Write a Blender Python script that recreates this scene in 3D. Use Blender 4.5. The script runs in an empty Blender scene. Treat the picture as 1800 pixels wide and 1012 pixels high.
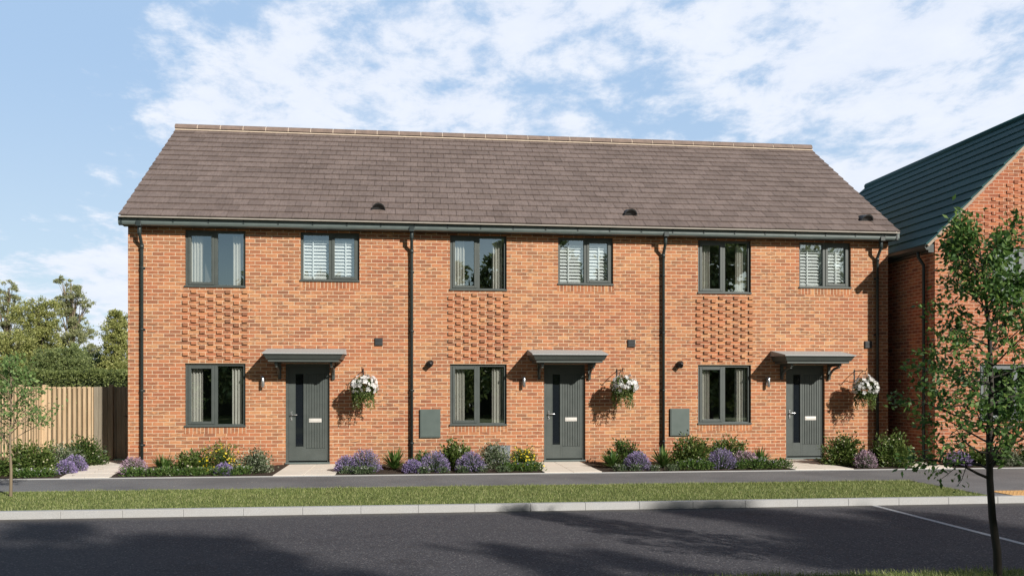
import bpy, math, random
import numpy as np
from mathutils import Vector, Matrix
rng = np.random.default_rng(7); random.seed(7)
S = bpy.context.scene
C = S.collection
R = math.radians
PI = math.pi

# ------------------------------------------------------------------ helpers
class MB:
    """collects quads / boxes / tubes, then links them as ONE mesh object"""
    def __init__(s): s.v = []; s.f = []; s.m = []; s.cur = 0; s.smooth = []
    def face(s, pts, sm=False):
        n = len(s.v); s.v += [tuple(p) for p in pts]; s.f.append(tuple(range(n, n+len(pts)))); s.m.append(s.cur); s.smooth.append(sm)
    def box(s, x0, x1, y0, y1, z0, z1, skip=''):
        a = [(x0,y0,z0),(x1,y0,z0),(x1,y1,z0),(x0,y1,z0),(x0,y0,z1),(x1,y0,z1),(x1,y1,z1),(x0,y1,z1)]
        n = len(s.v); s.v += a
        F = {'d':(0,3,2,1),'u':(4,5,6,7),'f':(0,1,5,4),'b':(2,3,7,6),'r':(1,2,6,5),'l':(3,0,4,7)}
        for k, q in F.items():
            if k in skip: continue
            s.f.append(tuple(n+i for i in q)); s.m.append(s.cur); s.smooth.append(False)
    def hexa(s, P):
        n = len(s.v); s.v += [tuple(p) for p in P]
        for q in ((0,3,2,1),(4,5,6,7),(0,1,5,4),(2,3,7,6),(1,2,6,5),(3,0,4,7)):
            s.f.append(tuple(n+i for i in q)); s.m.append(s.cur); s.smooth.append(False)
    def tube(s, pts, rad, n=8, cap=True, sm=True):
        pts = [Vector(p) for p in pts]
        if not hasattr(rad, '__len__'): rad = [rad]*len(pts)
        base = len(s.v); prev = None
        for i, p in enumerate(pts):
            d = (pts[min(i+1, len(pts)-1)] - pts[max(i-1, 0)]).normalized()
            if prev is None:
                a = d.orthogonal().normalized()
            else:
                a = (prev - d*prev.dot(d)); a = a.normalized() if a.length > 1e-5 else d.orthogonal().normalized()
            prev = a; b = d.cross(a)
            for k in range(n):
                t = 2*PI*k/n
                s.v.append(tuple(p + (a*math.cos(t)+b*math.sin(t))*rad[i]))
        for i in range(len(pts)-1):
            for k in range(n):
                q = (base+i*n+k, base+i*n+(k+1)%n, base+(i+1)*n+(k+1)%n, base+(i+1)*n+k)
                s.f.append(q); s.m.append(s.cur); s.smooth.append(sm)
        if cap:
            s.f.append(tuple(base+k for k in range(n))[::-1]); s.m.append(s.cur); s.smooth.append(False)
            s.f.append(tuple(base+(len(pts)-1)*n+k for k in range(n))); s.m.append(s.cur); s.smooth.append(False)
    def lathe(s, prof, c, n=20, axis='z'):
        base = len(s.v)
        for r, h in prof:
            for k in range(n):
                t = 2*PI*k/n; u, w = r*math.cos(t), r*math.sin(t)
                s.v.append((c[0]+u, c[1]+w, c[2]+h) if axis == 'z' else (c[0]+u, c[1]-h, c[2]+w))
        for i in range(len(prof)-1):
            for k in range(n):
                s.f.append((base+i*n+k, base+i*n+(k+1)%n, base+(i+1)*n+(k+1)%n, base+(i+1)*n+k)); s.m.append(s.cur); s.smooth.append(True)
        s.f.append(tuple(base+k for k in range(n))[::-1]); s.m.append(s.cur); s.smooth.append(False)
        s.f.append(tuple(base+(len(prof)-1)*n+k for k in range(n))); s.m.append(s.cur); s.smooth.append(False)
    def build(s, name, mats, parent=None, bevel=0, **kw):
        me = bpy.data.meshes.new(name); me.from_pydata(s.v, [], s.f)
        if not isinstance(mats, (list, tuple)): mats = [mats]
        for m in mats: me.materials.append(m)
        me.polygons.foreach_set('material_index', s.m)
        me.polygons.foreach_set('use_smooth', s.smooth)
        me.update()
        o = bpy.data.objects.new(name, me); C.objects.link(o)
        if parent is not None: o.parent = parent
        if bevel:
            b = o.modifiers.new('bevel', 'BEVEL'); b.width = bevel; b.segments = 2; b.limit_method = 'ANGLE'
        tag(o, **kw)
        return o

def tag(o, label=None, cat=None, group=None, kind=None):
    if label: o['label'] = label
    if cat: o['category'] = cat
    if group: o['group'] = group
    if kind: o['kind'] = kind
    return o

def empty(name, loc=(0,0,0), parent=None, **kw):
    o = bpy.data.objects.new(name, None); C.objects.link(o); o.location = loc; o.empty_display_size = .2
    if parent is not None: o.parent = parent
    return tag(o, **kw)

def copy_tree(o, parent=None):
    c = o.copy(); C.objects.link(c)
    if parent is not None: c.parent = parent
    for ch in [k for k in S.objects if k.parent == o]: copy_tree(ch, c)
    return c

def quads(V, name, mat, parent=None, tri=False, **kw):
    """V: (N,k,3) array, k=3 or 4; each face an island"""
    N, k, _ = V.shape
    me = bpy.data.meshes.new(name)
    me.vertices.add(N*k); me.vertices.foreach_set('co', V.reshape(-1).astype(np.float32))
    me.loops.add(N*k); me.loops.foreach_set('vertex_index', np.arange(N*k, dtype=np.int32))
    me.polygons.add(N); me.polygons.foreach_set('loop_start', (np.arange(N)*k).astype(np.int32))
    me.polygons.foreach_set('loop_total', np.full(N, k, dtype=np.int32))
    me.materials.append(mat); me.update(calc_edges=True)
    o = bpy.data.objects.new(name, me); C.objects.link(o)
    if parent is not None: o.parent = parent
    return tag(o, **kw)

def unit(a): return a/np.maximum(np.linalg.norm(a, axis=-1, keepdims=True), 1e-9)

def leaves(P, D, size, aspect=.5, jit=.35):
    """diamond leaves at P pointing along D"""
    N = len(P); D = unit(D + rng.normal(0, jit, (N,3)))
    W = unit(np.cross(D, unit(rng.normal(0, 1, (N,3)))))
    L = (size*rng.uniform(.65, 1.25, N))[:,None] if np.isscalar(size) else size[:,None]
    a = P; b = P + D*L*.45 + W*L*aspect*.5; c = P + D*L; d = P + D*L*.45 - W*L*aspect*.5
    return np.stack([a, b, c, d], 1)

# ------------------------------------------------------------------ camera (all numbers in metres, front wall of the terrace at Y=0)
F_, TH, CX, CD, CH, YH = 1545.8, .1154, -1.7648, 19.47, 1.7007, 679.34
cam = bpy.data.objects.new('camera', bpy.data.cameras.new('camera')); C.objects.link(cam)
cam.location = (CX, -CD, CH); cam.rotation_euler = (PI/2, 0, -TH)
cam.data.sensor_width = 36; cam.data.lens = F_/1800*36; cam.data.shift_y = (YH-506)/1800
cam.data.clip_end = 3000; cam.data.clip_start = .1
S.camera = cam

# ------------------------------------------------------------------ material helpers
class NT:
    def __init__(s, name):
        s.mat = bpy.data.materials.new(name); s.mat.use_nodes = True; s.t = s.mat.node_tree; s.t.nodes.clear()
        s.out = s.n('ShaderNodeOutputMaterial')
    def n(s, typ, **kw):
        x = s.t.nodes.new(typ)
        for k, v in kw.items(): setattr(x, k, v)
        return x
    def L(s, a, b): s.t.links.new(a, b)
    def set(s, sock, v):
        if isinstance(v, bpy.types.NodeSocket): s.L(v, sock)
        else: sock.default_value = v
    def m(s, op, a, b=0., c=0., clamp=False):
        x = s.n('ShaderNodeMath', operation=op, use_clamp=clamp)
        s.set(x.inputs[0], a); s.set(x.inputs[1], b)
        if op in ('MULTIPLY_ADD', 'SMOOTH_MIN', 'WRAP'): s.set(x.inputs[2], c)
        return x.outputs[0]
    def rng(s, v, a, b, c=0., d=1., smooth=False):
        x = s.n('ShaderNodeMapRange'); x.interpolation_type = 'SMOOTHSTEP' if smooth else 'LINEAR'
        s.set(x.inputs[0], v); 
        for i, q in enumerate((a, b, c, d)): s.set(x.inputs[i+1], q)
        return x.outputs[0]
    def mix(s, f, a, b, mode='MIX'):
        x = s.n('ShaderNodeMix', data_type='RGBA', blend_type=mode)
        s.set(x.inputs[0], f)
        for i, q in ((6, a), (7, b)):
            if isinstance(q, tuple) and len(q) == 3: q = (*q, 1)
            s.set(x.inputs[i], q)
        return x.outputs[2]
    def ramp(s, f, stops, interp='LINEAR'):
        x = s.n('ShaderNodeValToRGB'); x.color_ramp.interpolation = interp
        e = x.color_ramp.elements
        while len(e) < len(stops): e.new(.5)
        for k, (p, c) in enumerate(stops): e[k].position = p; e[k].color = (*c, 1)
        s.set(x.inputs[0], f); return x.outputs[0]
    def noise(s, vec, scale, detail=3, rough=.55, out=0):
        x = s.n('ShaderNodeTexNoise'); x.inputs['Scale'].default_value = scale; x.inputs['Detail'].default_value = detail; x.inputs['Roughness'].default_value = rough
        if vec is not None: s.L(vec, x.inputs['Vector'])
        return x.outputs[out]
    def wn(s, x_, y_, z_=0.):
        c = s.n('ShaderNodeCombineXYZ'); s.set(c.inputs[0], x_); s.set(c.inputs[1], y_); s.set(c.inputs[2], z_)
        w = s.n('ShaderNodeTexWhiteNoise', noise_dimensions='3D'); s.L(c.outputs[0], w.inputs[0]); return w
    def pos(s): return s.n('ShaderNodeNewGeometry')
    def scale(s, vec, sc):
        x = s.n('ShaderNodeMapping'); s.L(vec, x.inputs[0]); x.inputs['Scale'].default_value = sc; return x.outputs[0]
    def pbr(s, col, rough=.7, bump=None, bs=.3, bd=.01, metal=0., spec=.5, coat=0.):
        p = s.n('ShaderNodeBsdfPrincipled'); 
        if isinstance(col, tuple): col = (*col, 1)
        s.set(p.inputs['Base Color'], col); s.set(p.inputs['Roughness'], rough)
        p.inputs['Metallic'].default_value = metal; p.inputs['Specular IOR Level'].default_value = spec
        if bump is not None:
            b = s.n('ShaderNodeBump'); b.inputs['Strength'].default_value = bs; b.inputs['Distance'].default_value = bd
            s.L(bump, b.inputs['Height']); s.L(b.outputs[0], p.inputs['Normal'])
        return p
    def done(s, sh): s.L(sh.outputs[0], s.out.inputs[0]); return s.mat

def painted(name, col, rough=.45, var=.12, metal=0., spec=.5, sc=6):
    n = NT(name); g = n.pos(); f = n.noise(g.outputs['Position'], sc, 4)
    c = n.mix(n.rng(f, .3, .7), tuple(v*(1-var) for v in col), tuple(v*(1+var) for v in col))
    f2 = n.noise(g.outputs['Position'], 60, 2)
    return n.done(n.pbr(c, n.rng(f, .3, .7, rough-.06, rough+.08), f2, .05, .002, metal, spec))

BL, CHT, MJ = .2365, .0787, .0105       # brick module length, course height, joint
def brick(name, mode='stretcher', tone=(1,1,1), x0=0.):
    n = NT(name); g = n.pos(); P = g.outputs['Position']
    sp = n.n('ShaderNodeSeparateXYZ'); n.L(P, sp.inputs[0]); sn = n.n('ShaderNodeSeparateXYZ'); n.L(g.outputs['True Normal'], sn.inputs[0])
    side = n.m('GREATER_THAN', n.m('ABSOLUTE', sn.outputs[0]), .6)
    X, Y, Z = sp.outputs
    u = n.m('ADD', n.m('MULTIPLY', X, n.m('SUBTRACT', 1., side)), n.m('MULTIPLY', n.m('ADD', Y, .055), side))
    u = n.m('SUBTRACT', u, x0)
    if mode == 'soldier':
        uu = n.m('DIVIDE', u, CHT); col = n.m('FLOOR', uu); fu = n.m('FRACT', uu); row = n.m('MULTIPLY', col, 0.)
        du = n.m('MULTIPLY', n.m('MINIMUM', fu, n.m('SUBTRACT', 1., fu)), CHT); dist = du; ident = col
    else:
        v = n.m('DIVIDE', Z, CHT); row = n.m('FLOOR', v); fv = n.m('FRACT', v)
        dv = n.m('MULTIPLY', n.m('MINIMUM', fv, n.m('SUBTRACT', 1., fv)), CHT)
        par = n.m('MULTIPLY', n.m('FLOORED_MODULO', row, 2.), .5)
        if mode == 'stretcher':
            uu = n.m('ADD', n.m('DIVIDE', u, BL), par); col = n.m('FLOOR', uu); fu = n.m('FRACT', uu)
            du = n.m('MULTIPLY', n.m('MINIMUM', fu, n.m('SUBTRACT', 1., fu)), BL); ident = col
        else:
            Pd = BL*1.5
            uu = n.m('ADD', n.m('DIVIDE', u, Pd), par); c0 = n.m('FLOOR', uu); fu = n.m('FRACT', uu)
            d1 = n.m('ABSOLUTE', n.m('SUBTRACT', fu, 1/3)); du = n.m('MULTIPLY', n.m('MINIMUM', n.m('MINIMUM', fu, n.m('SUBTRACT', 1., fu)), d1), Pd)
            ident = n.m('ADD', n.m('MULTIPLY', c0, 2.), n.m('GREATER_THAN', fu, 1/3))
        dist = n.m('MINIMUM', du, dv)
    edge = n.noise(P, 45, 3)
    dist = n.m('ADD', dist, n.m('MULTIPLY', n.m('SUBTRACT', edge, .5), .007))
    w = n.wn(ident, row, 3.)
    T = lambda c: tuple(a*b for a, b in zip(c, tone))
    base = n.ramp(w.outputs[0], [(0, T((.25,.095,.055))), (.15, T((.45,.18,.085))), (.38, T((.56,.255,.115))), (.5, T((.60,.32,.155))), (.62, T((.54,.215,.10))), (.85, T((.46,.16,.078))), (1, T((.21,.085,.055)))])
    # smoky flashes across the middle of the bricks
    st = n.noise(n.scale(P, (7, 7, 42)), 1., 4, .65)
    sp2 = n.n('ShaderNodeSeparateXYZ'); n.L(w.outputs[1], sp2.inputs[0])
    amt = n.m('MULTIPLY', n.rng(st, .41, .55), n.rng(sp2.outputs[1], .15, .75, .35, 1.))
    c = n.mix(amt, base, T((.13,.06,.04)))
    grain = n.noise(P, 160, 3)
    c = n.mix(n.rng(grain, .35, .7, 0, .3), c, T((.62,.32,.17)))
    patch = n.noise(P, .55, 3); c = n.mix(n.rng(patch, .35, .7, 0, .22), c, T((.66,.33,.15)))
    c = n.mix(n.rng(n.noise(n.scale(P, (.5,.5,1.6)), 1., 3), .42, .62, 0, .30), c, T((.40,.11,.055)))
    mort = n.mix(n.noise(P, 35, 3), T((.56,.44,.30)), T((.78,.64,.47)))
    mask = n.rng(dist, MJ*.5-.0012, MJ*.5+.0016)
    col = n.mix(mask, mort, c)
    dampn = n.m('ADD', Z, n.m('MULTIPLY', n.noise(P, 2.2, 4), .5)); col = n.mix(n.rng(dampn, .30, .62, .38, 0.), col, T((.22,.12,.08)))
    h = n.m('ADD', n.m('MULTIPLY', mask, 1.), n.m('MULTIPLY', grain, .35))
    return n.done(n.pbr(col, .88, h, .55, .006, spec=.25))

def leafmat(name, stops, transl=.3, rough=.55, sc=None):
    n = NT(name); g = n.pos(); r = g.outputs['Random Per Island']
    c = n.ramp(r, stops)
    if sc:
        oi = n.n('ShaderNodeTexCoord'); f = n.noise(oi.outputs['Object'], sc, 3)
        c = n.mix(n.rng(f, .38, .66, 0, .55), c, tuple(min(1, v*1.9) for v in stops[-1][1]))
    p = n.pbr(c, rough, spec=.4); t = n.n('ShaderNodeBsdfTranslucent'); n.L(c, t.inputs[0])
    x = n.n('ShaderNodeMixShader'); x.inputs[0].default_value = transl; n.L(p.outputs[0], x.inputs[1]); n.L(t.outputs[0], x.inputs[2])
    return n.done(x)

def ground_mat(name, c1, c2, sc=120, bs=.4, bd=.006, rough=.9, big=.8, bigc=None, speck=None):
    n = NT(name); P = n.pos().outputs['Position']
    f = n.noise(P, sc, 3, .7); c = n.mix(n.rng(f, .3, .7), c1, c2)
    if bigc: c = n.mix(n.rng(n.noise(P, big, 4), .4, .7, 0, .6), c, bigc)
    if speck:
        v = n.n('ShaderNodeTexVoronoi'); v.inputs['Scale'].default_value = speck[1]; n.L(P, v.inputs[0])
        c = n.mix(n.m('MULTIPLY', n.m('LESS_THAN', v.outputs[0], .28), n.m('GREATER_THAN', n.wnv(v) if False else n.noise(P, 31, 2), .5)), c, speck[0])
    return n.done(n.pbr(c, rough, f, bs, bd, spec=.25))

M = {}
M['brick'] = brick('brick_stretcher'); M['soldier'] = brick('brick_on_edge', 'soldier')
M['brick_n'] = brick('brick_next_door', tone=(.92,.80,.82))
M['frame'] = painted('anthracite_green_frame', (.07,.084,.079), .5, .06)
M['pipe'] = painted('dark_plastic_pipe', (.028,.04,.04), .35, .1)
M['gutter'] = painted('gutter_plastic', (.12,.15,.145), .38, .06)
M['dark'] = painted('dark_reveal', (.02,.025,.026), .7)
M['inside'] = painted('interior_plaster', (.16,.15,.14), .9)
M['cream'] = painted('eaves_strip', (.36,.33,.29), .7)
M['steel'] = painted('brushed_steel', (.62,.63,.64), .3, .05, metal=.9)
M['letter'] = painted('letterbox_plate', (.72,.70,.66), .35, .05, metal=.2)
M['lead'] = painted('canopy_grey_felt', (.37,.385,.385), .9, .25, sc=70)
M['white'] = painted('white_shutter_paint', (.88,.89,.9), .4, .03)
M['meter'] = painted('meter_box_grey', (.095,.125,.115), .5, .05)
M['boxgrey'] = painted('low_box_grey', (.2,.22,.24), .6, .05)
M['vent'] = painted('vent_dark', (.045,.048,.05), .55)
M['basket'] = painted('basket_liner', (.05,.04,.025), .9)
M['iron'] = painted('black_iron', (.012,.012,.013), .5)
M['mortar'] = painted('ridge_mortar', (.6,.5,.4), .9)
M['ridge'] = painted('ridge_tile_clay', (.21,.155,.13), .8, .2)
M['conc'] = ground_mat('kerb_concrete', (.36,.37,.375), (.50,.505,.505), 90, .3, .003, .85, 2.5, (.42,.415,.40))
M['conc2'] = None
M['slab'] = ground_mat('pale_paving', (.74,.68,.59), (.86,.81,.73), 60, .25, .003, .85, 2.5, (.72,.66,.57))
M['tact'] = ground_mat('buff_tactile', (.62,.36,.14), (.75,.46,.2), 60, .3, .003)
M['soil'] = ground_mat('dark_soil', (.035,.026,.02), (.085,.062,.046), 40, 1, .03, 1., 2)
def roadmat():
    n = NT('asphalt_road_worn'); P = n.pos().outputs['Position']
    v = n.n('ShaderNodeTexVoronoi'); v.inputs['Scale'].default_value = 70; n.L(P, v.inputs[0])
    f = n.noise(P, 55, 4, .75); w_ = n.wn(v.outputs['Position'], 0.) if False else None
    sep = n.n('ShaderNodeSeparateColor'); n.L(v.outputs['Color'], sep.inputs[0])
    c = n.mix(n.rng(sep.outputs[0], 0., 1.), (.019,.019,.025), (.085,.083,.093))
    c = n.mix(n.m('MULTIPLY', n.m('GREATER_THAN', sep.outputs[1], .93), .7), c, (.26,.25,.24))
    c = n.mix(n.rng(f, .35, .7, 0, .5), c, (.07,.069,.077))
    tr = n.noise(n.scale(P, (.12, 1.1, 1)), 1., 4); c = n.mix(n.rng(tr, .42, .62, 0, .3), c, (.085,.083,.088))
    st = n.noise(P, 1.4, 5, .7); c = n.mix(n.rng(st, .58, .68, 0, .4), c, (.022,.021,.024))
    sy = n.n('ShaderNodeSeparateXYZ'); n.L(P, sy.inputs[0])
    gut = n.rng(n.m('ADD', sy.outputs[1], n.m('MULTIPLY', n.noise(P, 3, 4), .35)), -7.0, -6.65, 0, .55); c = n.mix(gut, c, (.16,.145,.12))
    return n.done(n.pbr(c, .88, v.outputs['Distance'], .45, .006, spec=.3))
M['road'] = roadmat()
M['road_old'] = ground_mat('asphalt_road', (.026,.025,.029), (.125,.12,.125), 62, .6, .01, .85, .35, (.062,.058,.06))
M['path'] = ground_mat('asphalt_path', (.10,.103,.108), (.27,.27,.275), 70, .4, .006, .85, .8, (.10,.102,.11), )
M['turf'] = ground_mat('turf', (.07,.10,.025), (.13,.17,.045), 30, .6, .02, 1., 1.2, (.12,.13,.04))
M['field'] = ground_mat('far_field', (.04,.06,.02), (.07,.09,.03), 3)
M['paint'] = painted('road_paint', (.5,.5,.5), .8, .2, sc=40)

def roofmat(name, stops, rough=.75, streak=.5):
    n = NT(name); g = n.pos(); c = n.ramp(g.outputs['Random Per Island'], stops)
    f = n.noise(n.scale(g.outputs['Position'], (30, 6, 6)), 1., 3); c = n.mix(n.rng(f, .38, .62, 0, streak), c, tuple(v*.6 for v in stops[0][1]))
    f3 = n.noise(g.outputs['Position'], 1.3, 3); c = n.mix(n.rng(f3, .35, .7, 0, .3), c, tuple(min(1, v*1.25) for v in stops[-1][1]))
    f2 = n.noise(g.outputs['Position'], 90, 3)
    return n.done(n.pbr(c, rough, f2, .3, .003, spec=.3))
M['tile'] = roofmat('brown_roof_tile', [(0, (.150,.116,.104)), (.5, (.178,.139,.125)), (1, (.21,.165,.15))])
M['tile_n'] = roofmat('slate_blue_roof_tile', [(0, (.022,.085,.092)), (1, (.032,.105,.112))], .8, .1)

def glassmat():
    n = NT('window_glass'); g = n.pos()
    dt = n.n('ShaderNodeVectorMath', operation='DOT_PRODUCT'); n.L(g.outputs['Incoming'], dt.inputs[0]); n.L(g.outputs['Normal'], dt.inputs[1])
    fr = n.m('ADD', .26, n.m('MULTIPLY', .74, n.m('POWER', n.m('SUBTRACT', 1., n.m('ABSOLUTE', dt.outputs['Value'])), 5.))); b = n.n('ShaderNodeBump'); b.inputs['Strength'].default_value = .02; b.inputs['Distance'].default_value = .05
    n.L(n.noise(g.outputs['Position'], 1.5, 1), b.inputs['Height'])
    t = n.n('ShaderNodeBsdfTransparent'); t.inputs[0].default_value = (.86,.9,.89,1)
    gl = n.n('ShaderNodeBsdfGlossy'); gl.inputs['Roughness'].default_value = .01; gl.inputs[0].default_value = (.9,1,1,1); n.L(b.outputs[0], gl.inputs['Normal'])
    x = n.n('ShaderNodeMixShader'); n.L(fr, x.inputs[0]); n.L(t.outputs[0], x.inputs[1]); n.L(gl.outputs[0], x.inputs[2])
    return n.done(x)
M['glass'] = glassmat()
def darkglass():
    n = NT('door_glass'); p = n.pbr((.01,.013,.017), .04, spec=.6); return n.done(p)
M['dglass'] = darkglass()
def curtainmat():
    n = NT('linen_curtain'); P = n.pos().outputs['Position']; f = n.noise(n.scale(P, (30, 30, 3)), 1., 2)
    c = n.mix(f, (.52,.49,.45), (.72,.69,.64)); return n.done(n.pbr(c, .9))
M['curtain'] = curtainmat()
def woodmat(name, a, b):
    n = NT(name); g = n.pos(); P = g.outputs['Position']; r = g.outputs['Random Per Island']
    f = n.noise(n.scale(P, (25, 25, 2)), 1., 4); c = n.mix(n.rng(f, .3, .7), a, b)
    c = n.mix(n.m('MULTIPLY', r, .45), c, tuple(v*.6 for v in a)); return n.done(n.pbr(c, .8, f, .3, .003))
M['wood'] = woodmat('pale_fence_timber', (.50,.36,.215), (.68,.52,.34))
M['woodd'] = woodmat('gate_timber', (.22,.19,.14), (.32,.28,.21))  # darker than the fence: the house shadow is put into this timber colour
M['bark'] = woodmat('tree_bark', (.028,.024,.02), (.06,.05,.04))  # near-black tone carries painted shade for the street tree's trunk
M['barkp'] = woodmat('pale_bark', (.17,.13,.085), (.28,.22,.15))
M['lf_tree'] = leafmat('street_tree_leaf', [(0, (.045,.11,.03)), (.6, (.095,.19,.045)), (1, (.20,.30,.07))], .4)
M['lf_sap'] = leafmat('sapling_leaf', [(0, (.10,.18,.06)), (.6, (.18,.29,.09)), (1, (.30,.42,.15))], .4)
M['lf_bg1'] = leafmat('wood_leaf_yellowgreen', [(0, (.17,.20,.06)), (.5, (.33,.36,.11)), (1, (.52,.51,.20))], .35)
M['lf_bg2'] = leafmat('wood_leaf_olive', [(0, (.18,.21,.10)), (.5, (.31,.34,.16)), (1, (.50,.50,.28))], .35)
M['lf_bg3'] = leafmat('wood_leaf_dark', [(0, (.09,.13,.05)), (.5, (.18,.23,.08)), (1, (.32,.37,.14))], .3)
M['lf_hedge'] = leafmat('hedge_leaf', [(0, (.09,.12,.035)), (.5, (.16,.20,.06)), (1, (.25,.29,.10))], .25)
M['lf_dark'] = leafmat('shrub_leaf_dark', [(0, (.025,.055,.012)), (.5, (.055,.10,.022)), (1, (.12,.17,.045))], .25, .4)
M['lf_mid'] = leafmat('shrub_leaf_mid', [(0, (.045,.085,.018)), (.5, (.09,.145,.03)), (1, (.19,.24,.07))], .3, .45)
M['lf_var'] = leafmat('shrub_leaf_variegated', [(0, (.04,.07,.03)), (.45, (.08,.12,.05)), (.75, (.25,.30,.19)), (1, (.5,.52,.42))], .25, .5)
M['lf_fern'] = leafmat('strap_leaf', [(0, (.04,.10,.02)), (.5, (.085,.16,.035)), (1, (.19,.26,.08))], .3, .4)
M['lf_lav'] = leafmat('lavender_stem', [(0, (.05,.09,.04)), (.5, (.10,.15,.07)), (1, (.18,.22,.13))], .3)
M['fl_lav'] = leafmat('lavender_bloom', [(0, (.20,.15,.36)), (.5, (.33,.26,.50)), (1, (.52,.44,.68))], .3)
M['fl_pink'] = leafmat('pink_bloom', [(0, (.34,.20,.30)), (.5, (.50,.34,.46)), (1, (.68,.54,.64))], .3)
M['fl_yel'] = leafmat('yellow_bloom', [(0, (.55,.38,.01)), (.5, (.80,.62,.02)), (1, (.85,.75,.08))], .3)
M['fl_white'] = leafmat('white_bloom', [(0, (.62,.62,.62)), (.5, (.8,.8,.8)), (1, (.88,.88,.86))], .3)
M['fl_bud'] = leafmat('cream_bud', [(0, (.45,.42,.25)), (1, (.72,.68,.5))], .3)
M['grass'] = leafmat('grass_blade', [(0, (.11,.155,.04)), (.5, (.22,.275,.085)), (.85, (.36,.40,.15)), (1, (.58,.56,.3))], .3)

# ------------------------------------------------------------------ ground
m = MB(); m.face([(-900,-400,-.125),(900,-400,-.125),(900,1600,-.125),(-900,1600,-.125)]); m.build('ground', M['field'], kind='structure')
m = MB(); m.box(-60, 60, -11.8, -6.83, -.115, -.1, skip='d'); m.build('road', M['road'], kind='structure')
# kerb stones, with a return at the right where the side path meets the road
m = MB(); x = -30.
while x < 7.2:
    m.box(x+.0015, x+.8085, -6.83, -6.70, -.11, .004); x += .81
o = m.build('kerb', M['conc'], kind='structure', bevel=.006)
m = MB(); xe = x
px = xe; py = -6.765
for k in range(9):      # kerb bends gently towards the junction and drops
    nx = px + .5; ny = py - .05*k
    d = Vector((nx-px, ny-py, 0)).normalized(); w = Vector((-d.y, d.x, 0))*.065; zt = .004-.011*min(k,6)
    a, b = Vector((px,py,0))+d*.003, Vector((nx,ny,0))-d*.003
    m.hexa([(a-w)+Vector((0,0,-.11)), (b-w)+Vector((0,0,-.11)), (b+w)+Vector((0,0,-.11)), (a+w)+Vector((0,0,-.11)), (a-w)+Vector((0,0,zt)), (b-w)+Vector((0,0,zt)), (b+w)+Vector((0,0,zt)), (a+w)+Vector((0,0,zt))])
    px, py = nx, ny
m.build('dropped_kerb', M['conc'], kind='structure', bevel=.01)
m = MB(); m.box(-60, 7.28, -6.70, -4.30, -.11, -.012); m.build('verge_turf', M['turf'], kind='structure')
m = MB(); m.box(-60, 40, -4.30, -2.42, -.11, -.004); m.build('footpath', M['path'], kind='structure')
m = MB(); m.box(7.28, 40, -6.70, -4.30, -.11, -.0045); m.build('side_footpath', M['path'], kind='structure')
m = MB()
for i in range(4):
    for j in range(1):
        xa = 7.62+i*.42; m.box(xa, xa+.415, -6.68, -6.1, -.0045, .004)
        for a in range(6):
            for b in range(7): m.lathe([(.013,.004),(.009,.009)], (xa+.04+a*.067, -6.64+b*.085, 0), 6)
m.build('tactile_paving', M['tact'], kind='structure')
m = MB(); m.box(-60, 40, -2.42, -2.37, -.11, .012); m.build('path_edging', M['conc'], kind='structure')
# soil beds with an uneven crumbly surface
def soil(name, x0, x1, y0, y1):
    nx, ny = max(2, int((x1-x0)/.08)), max(2, int((y1-y0)/.08)); m = MB()
    xs = np.linspace(x0, x1, nx+1); ys = np.linspace(y0, y1, ny+1)
    H = rng.uniform(-.012, .018, (nx+1, ny+1)) + .006
    H[0,:] = H[-1,:] = 0; H[:,0] = H[:,-1] = 0
    n0 = 0; m.v = [(xs[i], ys[j], float(H[i,j])) for i in range(nx+1) for j in range(ny+1)]
    for i in range(nx):
        for j in range(ny):
            a = i*(ny+1)+j; m.f.append((a, a+ny+1, a+ny+2, a+1)); m.m.append(0); m.smooth.append(True)
    m.build(name, M['soil'], kind='structure')
soil('garden_soil', -14, -7.9, -2.37, 1.5); soil('garden_soil', -7.6, -4.36, -2.37, -.002); soil('garden_soil', -3.2, .86, -2.37, -.002)
soil('garden_soil', 2.02, 6.02, -2.37, -.002); soil('garden_soil', 7.28, 9.0, -2.37, -.002); soil('garden_soil', 9.42, 16, -2.37, -1.302)
m = MB(); m.box(-60, 60, -2.37, 30, -.11, -.03); m.build('garden_ground', M['turf'], kind='structure')
def slabs(name, polys):
    m = MB()
    for p in polys: m.hexa([(a, b, -.03) for a, b in p] + [(a, b, .022) for a, b in p])
    m.build(name, M['slab'], kind='structure', bevel=.004)
for x0, x1 in ((-4.36,-3.2), (.86,2.02), (6.02,7.28)):
    w = (x1-x0)/2; g = .004
    slabs('doorstep_paving', [[(x0+g, ya), (x0+w-g, ya), (x0+w-g, yb), (x0+g, yb)] for ya, yb in ((-2.365,-1.21),(-1.2,-.005))] + [[(x0+w+g, ya), (x1-g, ya), (x1-g, yb), (x0+w+g, yb)] for ya, yb in ((-2.365,-1.21),(-1.2,-.005))])
def lerp(a, b, t): return tuple(p+(q-p)*t for p, q in zip(a, b))
L0, L1, R0, R1 = (-8.2,-2.365), (-8.95,1.55), (-7.33,-2.365), (-7.95,1.55)
P_ = []
for k in range(5):
    a, b = k/5+.003, (k+1)/5-.003
    la, lb, ra, rb = lerp(L0, L1, a), lerp(L0, L1, b), lerp(R0, R1, a), lerp(R0, R1, b)
    ma, mb_ = lerp(la, ra, .5), lerp(lb, rb, .5)
    P_ += [[la, lerp(ma, la, .01), lerp(mb_, lb, .01), lb], [lerp(ma, ra, .01), ra, rb, lerp(mb_, rb, .01)]]
slabs('side_path_paving', P_)
slabs('side_path_paving', [[(8.62,-2.365),(9.44,-2.365),(9.70,-1.31),(8.95,-1.2)], [(8.96,-1.19),(9.70,-1.30),(9.70,-.02),(9.385,-.02)], [(9.385,-.01),(9.70,-.01),(9.70,4),(9.385,4)]])
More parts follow.
